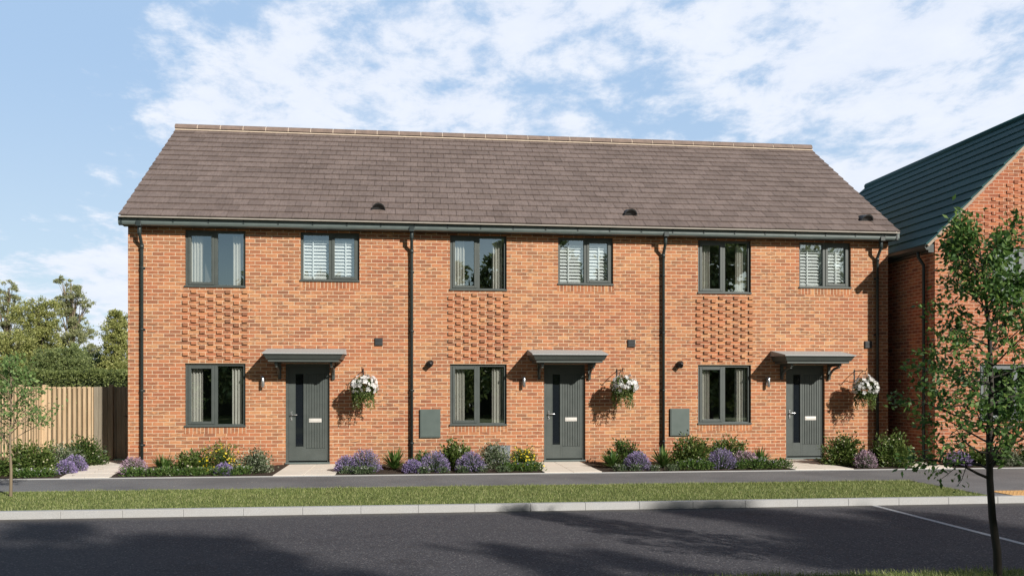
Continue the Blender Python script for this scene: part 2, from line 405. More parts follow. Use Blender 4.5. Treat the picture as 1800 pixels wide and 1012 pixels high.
m = MB(); m.box(5.18, 5.26, -11.6, -6.86, -.0995, -.096, skip='d'); m.build('road_line', M['paint'], kind='structure')
m = MB(); m.box(-60, 60, -60, -11.8, -.115, -.02); m.build('near_verge_turf', M['turf'], kind='structure')
m = MB(); m.box(9.6, 14, -6.2, -4.32, -.0044, .012); m.build('lawn_turf', M['turf'], kind='structure')

def grass(name, x0, x1, y0, y1, dens, z=-.012, h=.05, label=None):
    N = int((x1-x0)*(y1-y0)*dens)
    P = np.stack([rng.uniform(x0, x1, N), rng.uniform(y0, y1, N), np.full(N, z)], 1)
    clump = .65+.5*(np.sin(P[:,0]*3.1+np.sin(P[:,1]*4))*np.sin(P[:,1]*5.3+P[:,0]))**2
    D = unit(np.stack([rng.normal(0,.5,N), rng.normal(0,.5,N), np.ones(N)], 1)); W = unit(np.cross(D, rng.normal(0,1,(N,3))))
    H = (h*clump*rng.uniform(.5,1.3,N))[:,None]
    V = np.stack([P-W*.0035, P+W*.0035, P+D*H], 1)
    quads(V, name, M['grass'], label=label, cat='grass', kind='stuff')
grass('grass', -11.5, 7.27, -6.69, -4.31, 1900, label='mown green grass strip between the footpath and the grey kerb')
grass('grass', -1.5, 6.5, -12.9, -11.75, 1900, -.02, .07, label='shaded grass at the bottom edge, in front of the road')
grass('grass', 9.62, 13, -6.18, -4.34, 900, .012, label='small patch of grass beyond the path junction on the right')
# scattered pale petals and grit on the path
N = 130; P = np.stack([rng.uniform(-9, 9, N), rng.uniform(-4.2,-2.45,N), np.full(N, .0)], 1); D = unit(np.stack([rng.normal(0,1,N), rng.normal(0,1,N), np.full(N,.05)],1)); 
W = np.stack([-D[:,1], D[:,0], np.zeros(N)],1); s_ = rng.uniform(.008,.028,N)[:,None]
quads(np.stack([P, P+D*s_*.5+W*s_*.3+[0,0,.004], P+D*s_, P+D*s_*.5-W*s_*.3],1), 'fallen_petals', M['fl_bud'], label='pale fallen petals scattered over the dark footpath', cat='petals', kind='stuff')

# ------------------------------------------------------------------ terrace
XL, XR = -7.71, 9.37
W_, W0, D0 = 5.6576, -6.545, -4.444
terr = empty('terraced_house', (0,0,0), label='row of three orange brick houses under one long brown tiled roof', cat='house')
GZ0, GZ1, UZ0, UZ1, SZ0 = .84, 2.20, 3.83, 5.055, 3.985
ZT = 5.2
def holes_front():
    H = []
    for k in range(3):
        a = W0+k*W_
        H += [(a, a+1.26, GZ0, GZ1), (a, a+1.26, UZ0, UZ1), (a+2.42, a+3.68, SZ0, UZ1), (D0+k*W_, D0+k*W_+.94, .06, 2.2)]
    return H
def skips_front():
    K = []
    for k in range(3):
        a = W0+k*W_
        K += [(a-.045, a+1.305, GZ1, UZ0), (a-.02, a+1.28, GZ0-.145, GZ0), (a+2.40, a+3.70, SZ0-.145, SZ0)]
    return K
def holed(m, x0, x1, z0, z1, holes, skips, Y, th):
    xs = sorted({x0, x1, *[h[i] for h in holes+skips for i in (0,1)]}); zs = sorted({z0, z1, *[h[i] for h in holes+skips for i in (2,3)]})
    def inside(x, z, S_): return any(h[0] < x < h[1] and h[2] < z < h[3] for h in S_)
    for i in range(len(xs)-1):
        for j in range(len(zs)-1):
            cx, cz = (xs[i]+xs[i+1])/2, (zs[j]+zs[j+1])/2
            a, b, c, d = xs[i], xs[i+1], zs[j], zs[j+1]
            if inside(cx, cz, holes): continue
            if not inside(cx, cz, skips): m.face([(a,Y,c),(b,Y,c),(b,Y,d),(a,Y,d)])
            m.face([(b,Y+th,c),(a,Y+th,c),(a,Y+th,d),(b,Y+th,d)])
    for a, b, c, d in holes:
        m.face([(a,Y,c),(a,Y,d),(a,Y+th,d),(a,Y+th,c)]); m.face([(b,Y,c),(b,Y+th,c),(b,Y+th,d),(b,Y,d)])
        m.face([(a,Y,c),(a,Y+th,c),(b,Y+th,c),(b,Y,c)]); m.face([(a,Y,d),(b,Y,d),(b,Y+th,d),(a,Y+th,d)])
TH_ = .3
RY, RZ, EY, EZ = 4.16, 8.365, -.38, 5.255
m = MB(); holed(m, XL, XR, -.1, ZT, holes_front(), skips_front(), 0, TH_)
for X, sgn in ((XL, -1), (XR, 1)):       # gable ends
    m.face([(X,0,-.1),(X,0,ZT),(X,RY,RZ-.12),(X,8.3,ZT),(X,8.3,-.1)][::(1 if sgn < 0 else -1)])
m.face([(XR,8.3,-.1),(XL,8.3,-.1),(XL,8.3,ZT),(XR,8.3,ZT)])
m.build('wall', M['brick'], terr)
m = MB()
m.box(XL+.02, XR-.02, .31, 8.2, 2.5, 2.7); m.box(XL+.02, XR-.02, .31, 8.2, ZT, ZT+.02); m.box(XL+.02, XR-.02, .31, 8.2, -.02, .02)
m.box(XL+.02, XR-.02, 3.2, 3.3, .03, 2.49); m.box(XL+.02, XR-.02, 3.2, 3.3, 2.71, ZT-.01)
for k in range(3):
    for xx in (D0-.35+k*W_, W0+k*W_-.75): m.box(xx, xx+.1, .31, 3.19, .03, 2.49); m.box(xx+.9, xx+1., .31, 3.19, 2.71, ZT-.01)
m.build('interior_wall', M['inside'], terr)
# projecting-header panels and brick-on-edge sills
Pd = BL*1.5
for k in range(3):
    a = W0+k*W_; xa, xb = a-.045, a+1.305
    mt = brick('brick_flemish', 'flemish', x0=xa)
    m = MB(); m.box(xa, xb, 0, .12, GZ1, UZ0, skip='b')
    r0 = math.ceil((GZ1+.005)/CHT); r1 = math.floor(UZ0/CHT)
    for r in range(r0, r1):
        z0 = r*CHT+MJ/2; z1 = (r+1)*CHT-MJ/2
        for c in range(-1, 9):
            q = (c - (0 if r % 2 == 0 else .5))*Pd
            x0 = xa+q+MJ/2; x1 = xa+q+Pd/3-MJ/2
            if x0 < xa-.01 or x1 > xb+.012: continue
            pr = .036+random.uniform(-.003,.003)
            m.box(x0, min(x1, xb-.001), -pr, .002, z0, z1, skip='b')
    m.build('brick_panel', mt, terr, label='panel of staggered projecting header bricks between the windows')
    m = MB(); m.box(a-.02, a+1.28, 0, .06, GZ0-.145, GZ0, skip='b'); m.build('brick_sill', M['soldier'], terr)
    m = MB(); m.box(a+2.40, a+3.70, 0, .06, SZ0-.145, SZ0, skip='b')
    m.build('brick_sill', M['soldier'], terr)

# windows -----------------------------------------------------------
def ring(m, x0, x1, z0, z1, w, y0, y1, wb=None):
    wb = wb or w
    m.box(x0, x0+w, y0, y1, z0, z1); m.box(x1-w, x1, y0, y1, z0, z1)
    m.box(x0+w, x1-w, y0, y1, z0, z0+wb); m.box(x0+w, x1-w, y0, y1, z1-w, z1)
def curtain(x0, x1, z0, z1, y, parent, flare=0.):
    m = MB(); n = 44; amp = .028
    ph = random.uniform(0, 6)
    pts = []
    for i in range(n+1):
        t = i/n; pts.append((t, amp*math.sin(t*PI*2*random.choice([3.9,4.1])*1+ph) + .008*math.sin(t*31+ph)))
    for i in range(n):
        for (za, zb, sa, sb) in ((z0, (z0+z1)/2, 1+flare, 1), ((z0+z1)/2, z1, 1, 1)):
            q = []
            for (t, w), z, s in ((pts[i], za, sa), (pts[i+1], za, sa), (pts[i+1], zb, sb), (pts[i], zb, sb)):
                q.append((x0+(x1-x0)*t*s, y+w, z))
            m.face(q, True)
    m.build('curtain', M['curtain'], parent)
def window(x0, x1, z0, z1, kind, parent, Y=0., pframe=None):
    e = empty('window', ((x0+x1)/2, Y, z0), parent); e.location = (0,0,0)
    fm = pframe or M['frame']; y0, y1 = Y+.055, Y+.125; fw = .052; mid = (x0+x1)/2
    m = MB(); ring(m, x0+.001, x1-.001, z0+.001, z1-.001, fw, y0, y1, .055); m.box(mid-.032, mid+.032, y0, y1-.002, z0+.056, z1-fw-.001)
    m.build('frame', fm, e, bevel=.004)
    left = kind != 'shutter'
    sx0, sx1 = (x0+fw+.003, mid-.034) if left else (mid+.034, x1-fw-.003)
    gx0, gx1 = (mid+.033, x1-fw) if left else (x0+fw, mid-.033)
    zb, zt = z0+.058, z1-fw-.002
    m = MB(); ring(m, sx0, sx1, zb, zt, .058, y0-.014, y1-.01); m.build('sash', fm, e, bevel=.006)
    m = MB(); m.box(x0-.012, x1+.008, Y-.03, Y+.05, z0-.004, z0+.034); m.build('sill', fm, e, bevel=.005)
    g = MB(); g.face([(sx0+.05,Y+.092,zb+.05),(sx1-.05,Y+.092,zb+.05),(sx1-.05,Y+.092,zt-.05),(sx0+.05,Y+.092,zt-.05)])
    g.build('pane', M['glass'], e)
    g = MB(); g.face([(gx0-.005,Y+.1,zb-.005),(gx1+.005,Y+.1,zb-.005),(gx1+.005,Y+.1,zt+.005),(gx0-.005,Y+.1,zt+.005)]); g.build('pane', M['glass'], e)
    if kind == 'curtain':
        curtain(x0+.095, x0+.335, z0+.02, z1-.09, Y+.2, e); curtain(x1-.31, x1-.06, z0+.02, z1-.09, Y+.2, e, -.0)
    else:
        for a, b, rod in ((x0+.055, mid-.03, .37), (mid+.07, x1-.09, .55)):
            m = MB(); zt2 = z1-.155; yy = Y+.17
            m.box(a-.02, a+.012, yy-.015, yy+.015, z0+.05, zt2); m.box(b-.012, b+.02, yy-.015, yy+.015, z0+.05, zt2)
            m.box(a+.012, b-.012, yy-.015, yy+.015, z0+.05, z0+.08); m.box(a+.012, b-.012, yy-.015, yy+.015, zt2-.02, zt2)
            nS = 11; st = (zt2-z0-.10)/nS
            for i in range(nS):
                zc = z0+.08+st*(i+.5); h = .027; dy = .026
                m.hexa([(a+.013,yy-dy,zc-h-.003),(b-.013,yy-dy,zc-h-.003),(b-.013,yy+dy-.008,zc+h-.003),(a+.013,yy+dy-.008,zc+h-.003),(a+.013,yy-dy,zc-h+.004),(b-.013,yy-dy,zc-h+.004),(b-.013,yy+dy-.008,zc+h+.004),(a+.013,yy+dy-.008,zc+h+.004)])
            rx = a+(b-a)*rod; m.box(rx-.013, rx+.013, yy-.042, yy-.032, z0+.085, zt2-.01)
            m.build('shutter', M['white'], e)
    return e
for k in range(3):
    a = W0+k*W_
    window(a, a+1.26, GZ0, GZ1, 'curtain', terr); window(a, a+1.26, UZ0, UZ1, 'curtain', terr); window(a+2.42, a+3.68, SZ0, UZ1, 'shutter', terr)

# doors -------------------------------------------------------------
def door(x0, parent):
    e = empty('front_door', (0,0,0), parent); x1 = x0+.94; z0, z1 = .062, 2.198
    m = MB(); m.box(x0+.001, x0+.055, .06, .14, z0, z1); m.box(x1-.055, x1-.001, .06, .14, z0, z1); m.box(x0+.055, x1-.055, .06, .14, z1-.055, z1)
    m.build('frame', M['frame'], e, bevel=.004)
    a, b = x0+.058, x1-.058; y = .075
    m = MB(); ga, gb, gz0, gz1 = x0+.195, x0+.385, .40, 1.98
    m.box(a, ga, y, y+.05, .09, z1-.058); m.box(gb, b, y+.012, y+.05, .09, z1-.058, skip='f') ; m.box(ga, gb, y, y+.05, .09, gz0); m.box(ga, gb, y, y+.05, gz1, z1-.058)
    pa, pb, pz0, pz1 = x0+.43, x0+.83, .36, 1.98
    m.box(gb, pa, y, y+.012, .09, z1-.058, skip='b'); m.box(pb, b, y, y+.012, .09, z1-.058, skip='b'); m.box(pa, pb, y, y+.012, .09, pz0, skip='b'); m.box(pa, pb, y, y+.012, pz1, z1-.058, skip='b')
    n = 7; w = (pb-pa)/n
    for i in range(n): m.box(pa+i*w+.006, pa+(i+1)*w-.006, y+.004, y+.016, pz0+.006, pz1-.006)
    m.box(pa, pb, y+.017, y+.03, pz0, pz1)
    m.box(ga, ga+.012, y-.006, y, gz0-.012, gz1+.012); m.box(gb-.012, gb, y-.006, y, gz0-.012, gz1+.012)
    m.build('door_leaf', M['frame'], e, bevel=.002)
    m = MB(); m.box(ga+.0005, gb-.0005, y+.02, y+.03, gz0, gz1); m.build('glass_strip', M['dglass'], e)
    m = MB(); hx = x0+.115; m.box(hx-.018, hx+.018, y-.012, y, .96, 1.16); m.tube([(hx,y-.01,1.09),(hx,y-.055,1.09)], .011, 8); m.tube([(hx-.01,y-.055,1.09),(hx+.13,y-.055,1.09)], .0115, 8); m.lathe([(.012,0),(.012,.01)], (hx,y-.012,1.0), 10, 'y')
    m.build('handle', M['steel'], e, bevel=.002)
    m = MB(); m.box(x0+.49, x0+.76, y-.008, y+.003, .925, 1.01); m.box(x0+.505, x0+.745, y-.014, y-.008, .945, .99); m.build('letterbox', M['letter'], e, bevel=.003)
    m = MB(); m.box(x0-.01, x1+.01, -.03, .14, .03, .062); m.build('threshold', M['gutter'], e, bevel=.003)
def canopy(x0, parent):
    e = empty('door_canopy', (0,0,0), parent)
    xa, xb = x0-.39, x0+1.31; D = .80
    m = MB()   # mono-pitch felt top, slightly hipped
    m.hexa([(xa,-.002,2.36),(xb,-.002,2.36),(xb-.02,-D,2.335),(xa+.02,-D,2.335),(xa+.03,-.002,2.53),(xb-.03,-.002,2.53),(xb-.02,-D,2.352),(xa+.02,-D,2.352)][0:0] or
           [(xa+.02,-D,2.385),(xb-.02,-D,2.385),(xb,-.002,2.40),(xa,-.002,2.40),(xa+.02,-D,2.41),(xb-.02,-D,2.41),(xb-.02,-.002,2.525),(xa+.02,-.002,2.525)])
    m.build('canopy_roof', M['lead'], e)
    m = MB()
    m.hexa([(xa+.09,-D+.10,2.275),(xb-.09,-D+.10,2.275),(xb-.07,-.002,2.275),(xa+.07,-.002,2.275),(xa+.035,-D+.025,2.384),(xb-.035,-D+.025,2.384),(xb-.03,-.002,2.384),(xa+.03,-.002,2.384)])
    m.box(xa+.12, xb-.12, -D+.125, -.002, 2.222, 2.274)
    m.build('fascia', M['frame'], e, bevel=.006)
    for bx in (x0-.115, x0+1.025):
        m = MB(); m.box(bx-.03, bx+.03, -.065, -.002, 1.86, 2.221); m.box(bx-.03, bx+.03, -.58, -.066, 2.16, 2.221)
        pr = None
        for i in range(9):
            t = i/8*PI/2; cy, cz = -.54+.47*math.sin(t)*1.0, 1.90+.26*math.cos(t)
            cy, cz = -.07-.46*(1-math.sin(t)), 2.158-.24*(1-math.cos(t))
            q = (cy, cz)
            if pr: m.hexa([(bx-.022,pr[0],pr[1]-.045),(bx+.022,pr[0],pr[1]-.045),(bx+.022,q[0],q[1]-.045),(bx-.022,q[0],q[1]-.045),(bx-.022,pr[0],pr[1]),(bx+.022,pr[0],pr[1]),(bx+.022,q[0],q[1]),(bx-.022,q[0],q[1])])
            pr = q
        m.build('bracket', M['frame'], e, bevel=.003)
for k in range(3): door(D0+k*W_, terr); canopy(D0+k*W_, terr)

# eaves, gutter, roof ----------------------------------------------
XLr, XRr = -7.78, 9.44
slope = Vector((0, RY-EY, RZ-EZ)); SL = slope.length; sd = slope.normalized(); sn = Vector((0, -sd.z, sd.y))
roof = empty('roof', (0,0,0), terr)
m = MB(); nc = 17; g = SL/nc; tw = .335
for r in range(nc):
    off = 0 if r % 2 else .5; x = XLr - off*tw
    while x < XRr:
        a, b = max(x+.004, XLr), min(x+tw-.004, XRr); x += tw
        if b-a < .03: continue
        lift = .036+random.uniform(-.002,.003); dj = random.uniform(-.003,.003)
        p0 = Vector((0,EY,EZ))+sd*(r*g+dj)+sn*lift; p1 = Vector((0,EY,EZ))+sd*((r+1)*g+.02)+sn*.010; th = sn*.024
        lo0, lo1 = p0-th, p1-th
        m.hexa([(a,lo0.y,lo0.z),(b,lo0.y,lo0.z),(b,lo1.y,lo1.z),(a,lo1.y,lo1.z),(a,p0.y,p0.z),(b,p0.y,p0.z),(b,p1.y,p1.z),(a,p1.y,p1.z)])
# back slope, plain courses
bsd = Vector((0, RY-EY, -(RZ-EZ))).normalized(); bsn = Vector((0, sd.z, sd.y))
for r in range(nc):
    p0 = Vector((0,RY,RZ))+bsd*(r*g)+bsn*.01; p1 = Vector((0,RY,RZ))+bsd*((r+1)*g)+bsn*.028; th = bsn*.018
    m.hexa([(XLr,(p0-th).y,(p0-th).z),(XRr,(p0-th).y,(p0-th).z),(XRr,(p1-th).y,(p1-th).z),(XLr,(p1-th).y,(p1-th).z),(XLr,p0.y,p0.z),(XRr,p0.y,p0.z),(XRr,p1.y,p1.z),(XLr,p1.y,p1.z)])
m.build('roof_tiles', M['tile'], roof)
m = MB()   # under-deck so no light leaks
m.face([(XLr+.03,EY+.05,EZ-.01),(XRr-.03,EY+.05,EZ-.01),(XRr-.03,RY,RZ-.05),(XLr+.03,RY,RZ-.05)]); m.face([(XLr+.03,RY,RZ-.05),(XRr-.03,RY,RZ-.05),(XRr-.03,2*RY-EY,EZ-.05),(XLr+.03,2*RY-EY,EZ-.05)])
m.build('roof_deck', M['dark'], roof)
m = MB(); m.cur = 0; rl = .575; x = XLr-.01; i = 0
while x < XRr:
    b = min(x+rl-.022, XRr+.01); n0 = 7
    pr = []
    for j in range(n0+1):
        t = PI*j/n0; pr.append((RY-.13*math.cos(t), RZ+.0+.135*math.sin(t)))
    m.cur = 0
    for j in range(n0): m.face([(x,*pr[j]),(b,*pr[j]),(b,*pr[j+1]),(x,*pr[j+1])], True)
    m.face([(x,*p) for p in pr]); m.face([(b,*p) for p in pr][::-1])
    x += rl
m.build('ridge_tiles', M['ridge'], roof)
m = MB(); pr = [(RY-.122*math.cos(PI*j/7), RZ-.004+.128*math.sin(PI*j/7)) for j in range(8)]
for j in range(7): m.face([(XLr,*pr[j]),(XRr,*pr[j]),(XRr,*pr[j+1]),(XLr,*pr[j+1])], True)
m.box(XLr, XRr, RY-.142, RY-.112, RZ-.055, RZ-.028); m.build('ridge_mortar', M['mortar'], roof)
for k in range(3):
    vx = -2.45+k*5.66; m = MB(); yv = .36; c = Vector((vx, EY, EZ))+sd*.52+sn*.03
    for i in range(8):
        t0, t1 = PI*i/8, PI*(i+1)/8
        def pt(t, w, f): 
            return Vector((vx+w*math.cos(t), c.y, c.z)) + sn*(.17*f*math.sin(t)) + sd*(0 if f == 1 else .26)
        m.face([pt(t0,.15,1), pt(t1,.15,1), pt(t1,.10,.25), pt(t0,.10,.25)], True)
        m.face([pt(t0,.15,1), pt(t0,.135,.8)-sd*.26+sd*.0, pt(t1,.135,.8)-sd*.26, pt(t1,.15,1)])
    m.face([pt(PI*i/8,.135,.8)-sd*.22 for i in range(9)])
    m.build('roof_vent', M['vent'], roof)
m = MB(); m.box(XLr+.005, XRr-.005, EY-.012, EY+.03, EZ-.03, EZ-.004); m.build('eaves_strip', M['cream'], terr)
for X, a, b in ((XL, XLr, XL-.001), (XR, XR+.001, XRr)):
    m = MB(); p0 = Vector((0,EY+.12,EZ+.052)); p1 = Vector((0,RY,RZ-.03))
    m.hexa([(a,p0.y,p0.z-.10),(b,p0.y,p0.z-.10),(b,p1.y,p1.z-.13),(a,p1.y,p1.z-.13),(a,p0.y,p0.z+.01),(b,p0.y,p0.z+.01),(b,p1.y,p1.z+.01),(a,p1.y,p1.z+.01)])
    m.build('verge_trim', M['mortar'], terr)
m = MB(); m.box(XL-.03, XR+.03, -.16, -.002, 5.09, 5.24); m.box(XLr+.001, XRr-.001, -.33, -.161, 5.242, 5.249); m.box(XLr+.001, XL-.031, -.31, -.002, 5.09, 5.2415); m.box(XR+.031, XRr-.001, -.31, -.002, 5.09, 5.2415); m.build('fascia_board', M['pipe'], terr)
m = MB()      # deep gutter, open topped
pf = [(-.135,5.135),(-.135,5.03),(-.15,4.998),(-.18,4.985),(-.215,4.985),(-.25,5.0),(-.268,5.035),(-.268,5.125),(-.278,5.128),(-.278,5.138),(-.262,5.138)]
inn = [(-.256,5.13),(-.256,5.04),(-.24,5.01),(-.21,4.997),(-.18,4.997),(-.155,5.01),(-.147,5.04),(-.147,5.135)]
pf = [(a-.03, 5.08+(b-4.985)*1.08) for a, b in pf]; inn = [(a-.03, 5.08+(b-4.985)*1.08) for a, b in inn]; lp = pf+inn
for i in range(len(lp)): 
    j = (i+1) % len(lp); m.face([(XLr-.04,*lp[j]),(XRr+.04,*lp[j]),(XRr+.04,*lp[i]),(XLr-.04,*lp[i])])
for X in (XLr-.04, XRr+.04): m.face([(X,*p) for p in pf][::(1 if X < 0 else -1)])
m.build('gutter', M['gutter'], terr)
x = XLr+.35
while x < XRr: m = MB(); m.box(x-.012, x+.012, -.314, -.299, 5.15, 5.245); x += .72; m.build('gutter_clip', M['pipe'], terr)
for X in (-7.41, -1.73, 3.94, 9.07):
    e = empty('downpipe', (0,0,0), terr)
    m = MB(); m.tube([(X,-.22,5.15),(X,-.22,4.93),(X,-.205,4.89),(X,-.075,4.72),(X,-.062,4.68),(X,-.062,.10)], .034, 12)
    m.build('pipe', M['pipe'], e)
    m = MB(); m.box(X-.055, X+.055, -.32, -.165, 5.06, 5.16); m.lathe([(.043,0),(.043,.17)], (X,-.22,4.91), 12); m.build('outlet', M['pipe'], e, bevel=.006)
    m = MB(); m.lathe([(.043,0),(.043,.09)], (X,-.062,4.62), 12); m.build('pipe_socket', M['pipe'], e)
    for z in (4.2, 2.9, 1.6, .45): m = MB(); m.lathe([(.041,0),(.041,.035)], (X,-.062,z), 12); m.box(X-.055, X+.055, -.03, -.002, z+.001, z+.034); m.build('pipe_clip', M['pipe'], e)

# small things fixed to the wall ------------------------------------
for k in range(3):
    o = k*W_
    # square extract vent
    m = MB(); vx = -2.445+o; m.box(vx-.085, vx+.085, -.03, -.002, 2.60, 2.765)
    for i in range(5): m.hexa([(vx-.075,-.045,2.612+i*.03),(vx+.075,-.045,2.612+i*.03),(vx+.075,-.03,2.625+i*.03),(vx-.075,-.03,2.625+i*.03),(vx-.075,-.043,2.616+i*.03),(vx+.075,-.043,2.616+i*.03),(vx+.075,-.03,2.636+i*.03),(vx-.075,-.03,2.636+i*.03)])
    m.build('extract_vent', M['vent'], terr)
    # wall lamp
    e = empty('wall_lamp', (0,0,0), terr); lx = -4.905+o
    m = MB(); m.box(lx-.03, lx+.03, -.022, -.002, 1.73, 1.90); m.tube([(lx,-.02,1.81),(lx,-.07,1.81)], .014, 8); m.build('back_plate', M['steel'], e, bevel=.004)
    m = MB(); m.lathe([(.03,0),(.034,.004),(.034,.236),(.03,.24)], (lx,-.10,1.69), 18); m.build('lamp_body', M['steel'], e)
    if k > 0:
        m = MB(); cxx = -1.33+W_*(k-1); 
        m.lathe([(.07,0),(.075,.02),(.072,.05),(.055,.09),(.03,.105)], (cxx,-.002,2.21), 18, 'y')
        m.tube([(cxx+.03,-.05,2.24),(cxx-.02,-.16,2.17)], [.055,.06], 14); m.build('flue_cowl', M['iron'], terr)
        m = MB(); mx = -1.55+W_*(k-1)-.0; m.box(mx, mx+.45, -.045, -.002, .585, 1.205); m.box(mx+.02, mx+.43, -.052, -.045, .605, 1.185)
        m.build('meter_box', M['meter'], terr, bevel=.006)
m = MB(); m.box(-.03, .44, -.12, -.002, .02, .38); m.box(-.04, .45, -.13, -.002, .38, .40); m.build('low_box', M['boxgrey'], terr, bevel=.005)

# hanging baskets ---------------------------------------------------
def blob_points(N, rx, ry, rz, shell=.5, up=False):
    d = unit(rng.normal(0,1,(N,3)))
    if up: d[:,2] = np.abs(d[:,2])
    r = rng.uniform(shell, 1, N)**.6
    lump = 1+.16*np.sin(d[:,0]*5+d[:,2]*4+rng.uniform(0,6))*np.cos(d[:,1]*5+1)
    return d*np.array([rx,ry,rz])*(r*lump)[:,None], d
def flowers(P, Nrm, size, petals=5):
    out = []
    for p, n in zip(P, Nrm):
        n = unit(n+rng.normal(0,.35,3)); a = unit(np.cross(n, rng.normal(0,1,3))); b = np.cross(n, a); s = size*rng.uniform(.7,1.2)
        for k in range(petals):
            t = 2*PI*k/petals; d = a*math.cos(t)+b*math.sin(t); w = -a*math.sin(t)+b*math.cos(t)
            out.append([p, p+d*s*.55+w*s*.36+n*s*.15, p+d*s+n*s*.1, p+d*s*.55-w*s*.36+n*s*.15])
    return np.array(out)
bl = ['hanging basket of white flowers on the wall right of the left-hand front door', 'hanging basket of white flowers on the wall right of the middle front door', 'hanging basket of white flowers next to the downpipe at the right end of the terrace']
for k in range(3):
    o = k*W_; bx = -2.76+o; by = -.50; bz = 1.62
    br = MB(); wx = bx-.02
    br.box(wx-.012, wx+.012, -.012, -.002, 1.80, 2.10); br.tube([(wx,-.01,2.06),(wx,-.30,2.075),(wx,-.50,2.055),(wx,-.55,2.08),(wx,-.57,2.12)], .009, 6)
    br.tube([(wx,-.01,1.83),(wx,-.13,1.88),(wx,-.27,2.0),(wx,-.40,2.06)], .008, 6)
    br.build('basket_bracket', M['iron'], terr)
    random.seed(50+k); e = empty('hanging_basket', (bx,by,bz+[0,.02,-.03][k]), label=bl[k], cat='hanging basket', group='hanging baskets on the terrace front')
    m = MB(); m.lathe([(.04,-.17),(.10,-.14),(.15,-.08),(.175,0),(.16,0)], (0,0,0), 20)
    m.build('basket', M['basket'], e)
    m = MB()
    for t in (.3, 2.4, 4.5): m.tube([(.17*math.cos(t), .17*math.sin(t), 0), (-.02, 0, .44)], .004, 5)
    m.build('chain', M['iron'], e)
    P, d = blob_points(1500, .26, .23, .21, .3); P += [0,0,.06]
    V1 = leaves(P, d+[0,0,.1], .05, .55)
    N = 1300; t = rng.uniform(0, 2*PI, N); L_ = rng.uniform(0, 1, N); rr = .2+.05*np.sin(t*3)*L_
    ln = .20+.22*(np.sin(t*4+k)**2)
    P2 = np.stack([rr*np.cos(t), rr*.85*np.sin(t), .02-L_*ln], 1)+rng.normal(0,.016,(N,3)); V2 = leaves(P2, np.stack([np.cos(t)*.4, np.sin(t)*.4, -np.ones(N)],1), .045, .4)
    quads(np.concatenate([V1,V2]), 'foliage', M['lf_mid'], e)
    Pf, df = blob_points([190,160,175][k], [.30,.31,.27][k], .27, [.24,.21,.26][k], .8); Pf += [[0.02,.04,-.02][k],0,.09]; keep = Pf[:,2] > -.02; 
    quads(flowers(Pf[keep], df[keep], .052), 'flower', M['fl_white'], e)

# ------------------------------------------------------------------ neighbouring house
nb = empty('neighbour_house', (0,0,0), label='brick house with a dark slate-blue roof at the right edge', cat='house')
NX0, NX1, NY, NYB = 9.72, 16.2, -1.3, 7.3
NEX, NEZ, NRX, NRZ = 9.48, 4.80, 12.88, 8.14
nsl = (NRZ-NEZ)/(NRX-NEX)
def rz_at(x): return NEZ+(min(x, 2*NRX-x)-NEX)*nsl
NZT = rz_at(NX0)-.06
nh = [(10.78,12.6,.94,2.2), (11.08,12.6,3.6,4.80)]
m = MB(); holed(m, NX0, NX1, -.1, NZT, nh, [], NY, .3)
def gable(m, Y, pr=False):
    p = [(NX0,Y,NZT),(NX1,Y,NZT),(NX1,Y,rz_at(NX1)-.06),(NRX,Y,NRZ-.06)]; m.face(p)
gable(m, NY); m.face([(NX0,NYB,-.1),(NX0,NY,-.1),(NX0,NY,NZT),(NX0,NYB,NZT)]); m.face([(NX1,NY,-.1),(NX1,NYB,-.1),(NX1,NYB,NZT),(NX1,NY,NZT)])
m.face([(NX1,NYB,-.1),(NX0,NYB,-.1),(NX0,NYB,NZT),(NX1,NYB,NZT)]); m.face([(NX1,NYB,NZT),(NX0,NYB,NZT),(NRX,NYB,NRZ-.06)])
r = math.ceil(4.85/CHT)
while r*CHT < 7.6:
    z0 = r*CHT+MJ/2; z1 = z0+CHT-MJ; x = 10.0+(.5*Pd if r % 2 else 0)
    while x < 13.2:
        if rz_at(x) > z1+.45 and x > 10.2: m.box(x, x+Pd/3-MJ, NY-.02, NY+.001, z0, z1, skip='b')
        x += Pd
    r += 1
m.build('wall', M['brick_n'], nb, label='orange brick wall with projecting header bricks patterning the gable')
m = MB(); m.box(NX0+.02, NX1-.02, NY+.31, 7.2, 2.5, 2.7); m.box(NX0+.02, NX1-.02, 2.5, 2.6, 0, 5.0); m.box(NX0+.02, NX1-.02, NY+.31, 7.2, 4.95, 5.0); m.build('interior_wall', M['inside'], nb)
m = MB(); nr = 13; run = Vector((NRX-NEX, 0, NRZ-NEZ)); nd = run.normalized(); nn = Vector((-nd.z, 0, nd.x)); g = run.length/nr
for sgn in (1, -1):
    for r in range(nr):
        p0 = Vector((NEX,0,NEZ))+nd*(r*g)+nn*.045; p1 = Vector((NEX,0,NEZ))+nd*((r+1)*g+.02)+nn*.014
        q0, q1 = p0-nn*.03, p1-nn*.014
        fx = (lambda v: v) if sgn == 1 else (lambda v: 2*NRX-v)
        ya, yb = NY-.10, NYB+.1
        m.hexa([(fx(q0.x),yb,q0.z),(fx(q0.x),ya,q0.z),(fx(q1.x),ya,q1.z),(fx(q1.x),yb,q1.z),(fx(p0.x),yb,p0.z),(fx(p0.x),ya,p0.z),(fx(p1.x),ya,p1.z),(fx(p1.x),yb,p1.z)])
m.tube([(NRX,NY-.1,NRZ+.01),(NRX,NYB+.1,NRZ+.01)], .1, 10)
m.build('roof', M['tile_n'], nb)
m = MB()      # pale stepped mortar verge on the gable
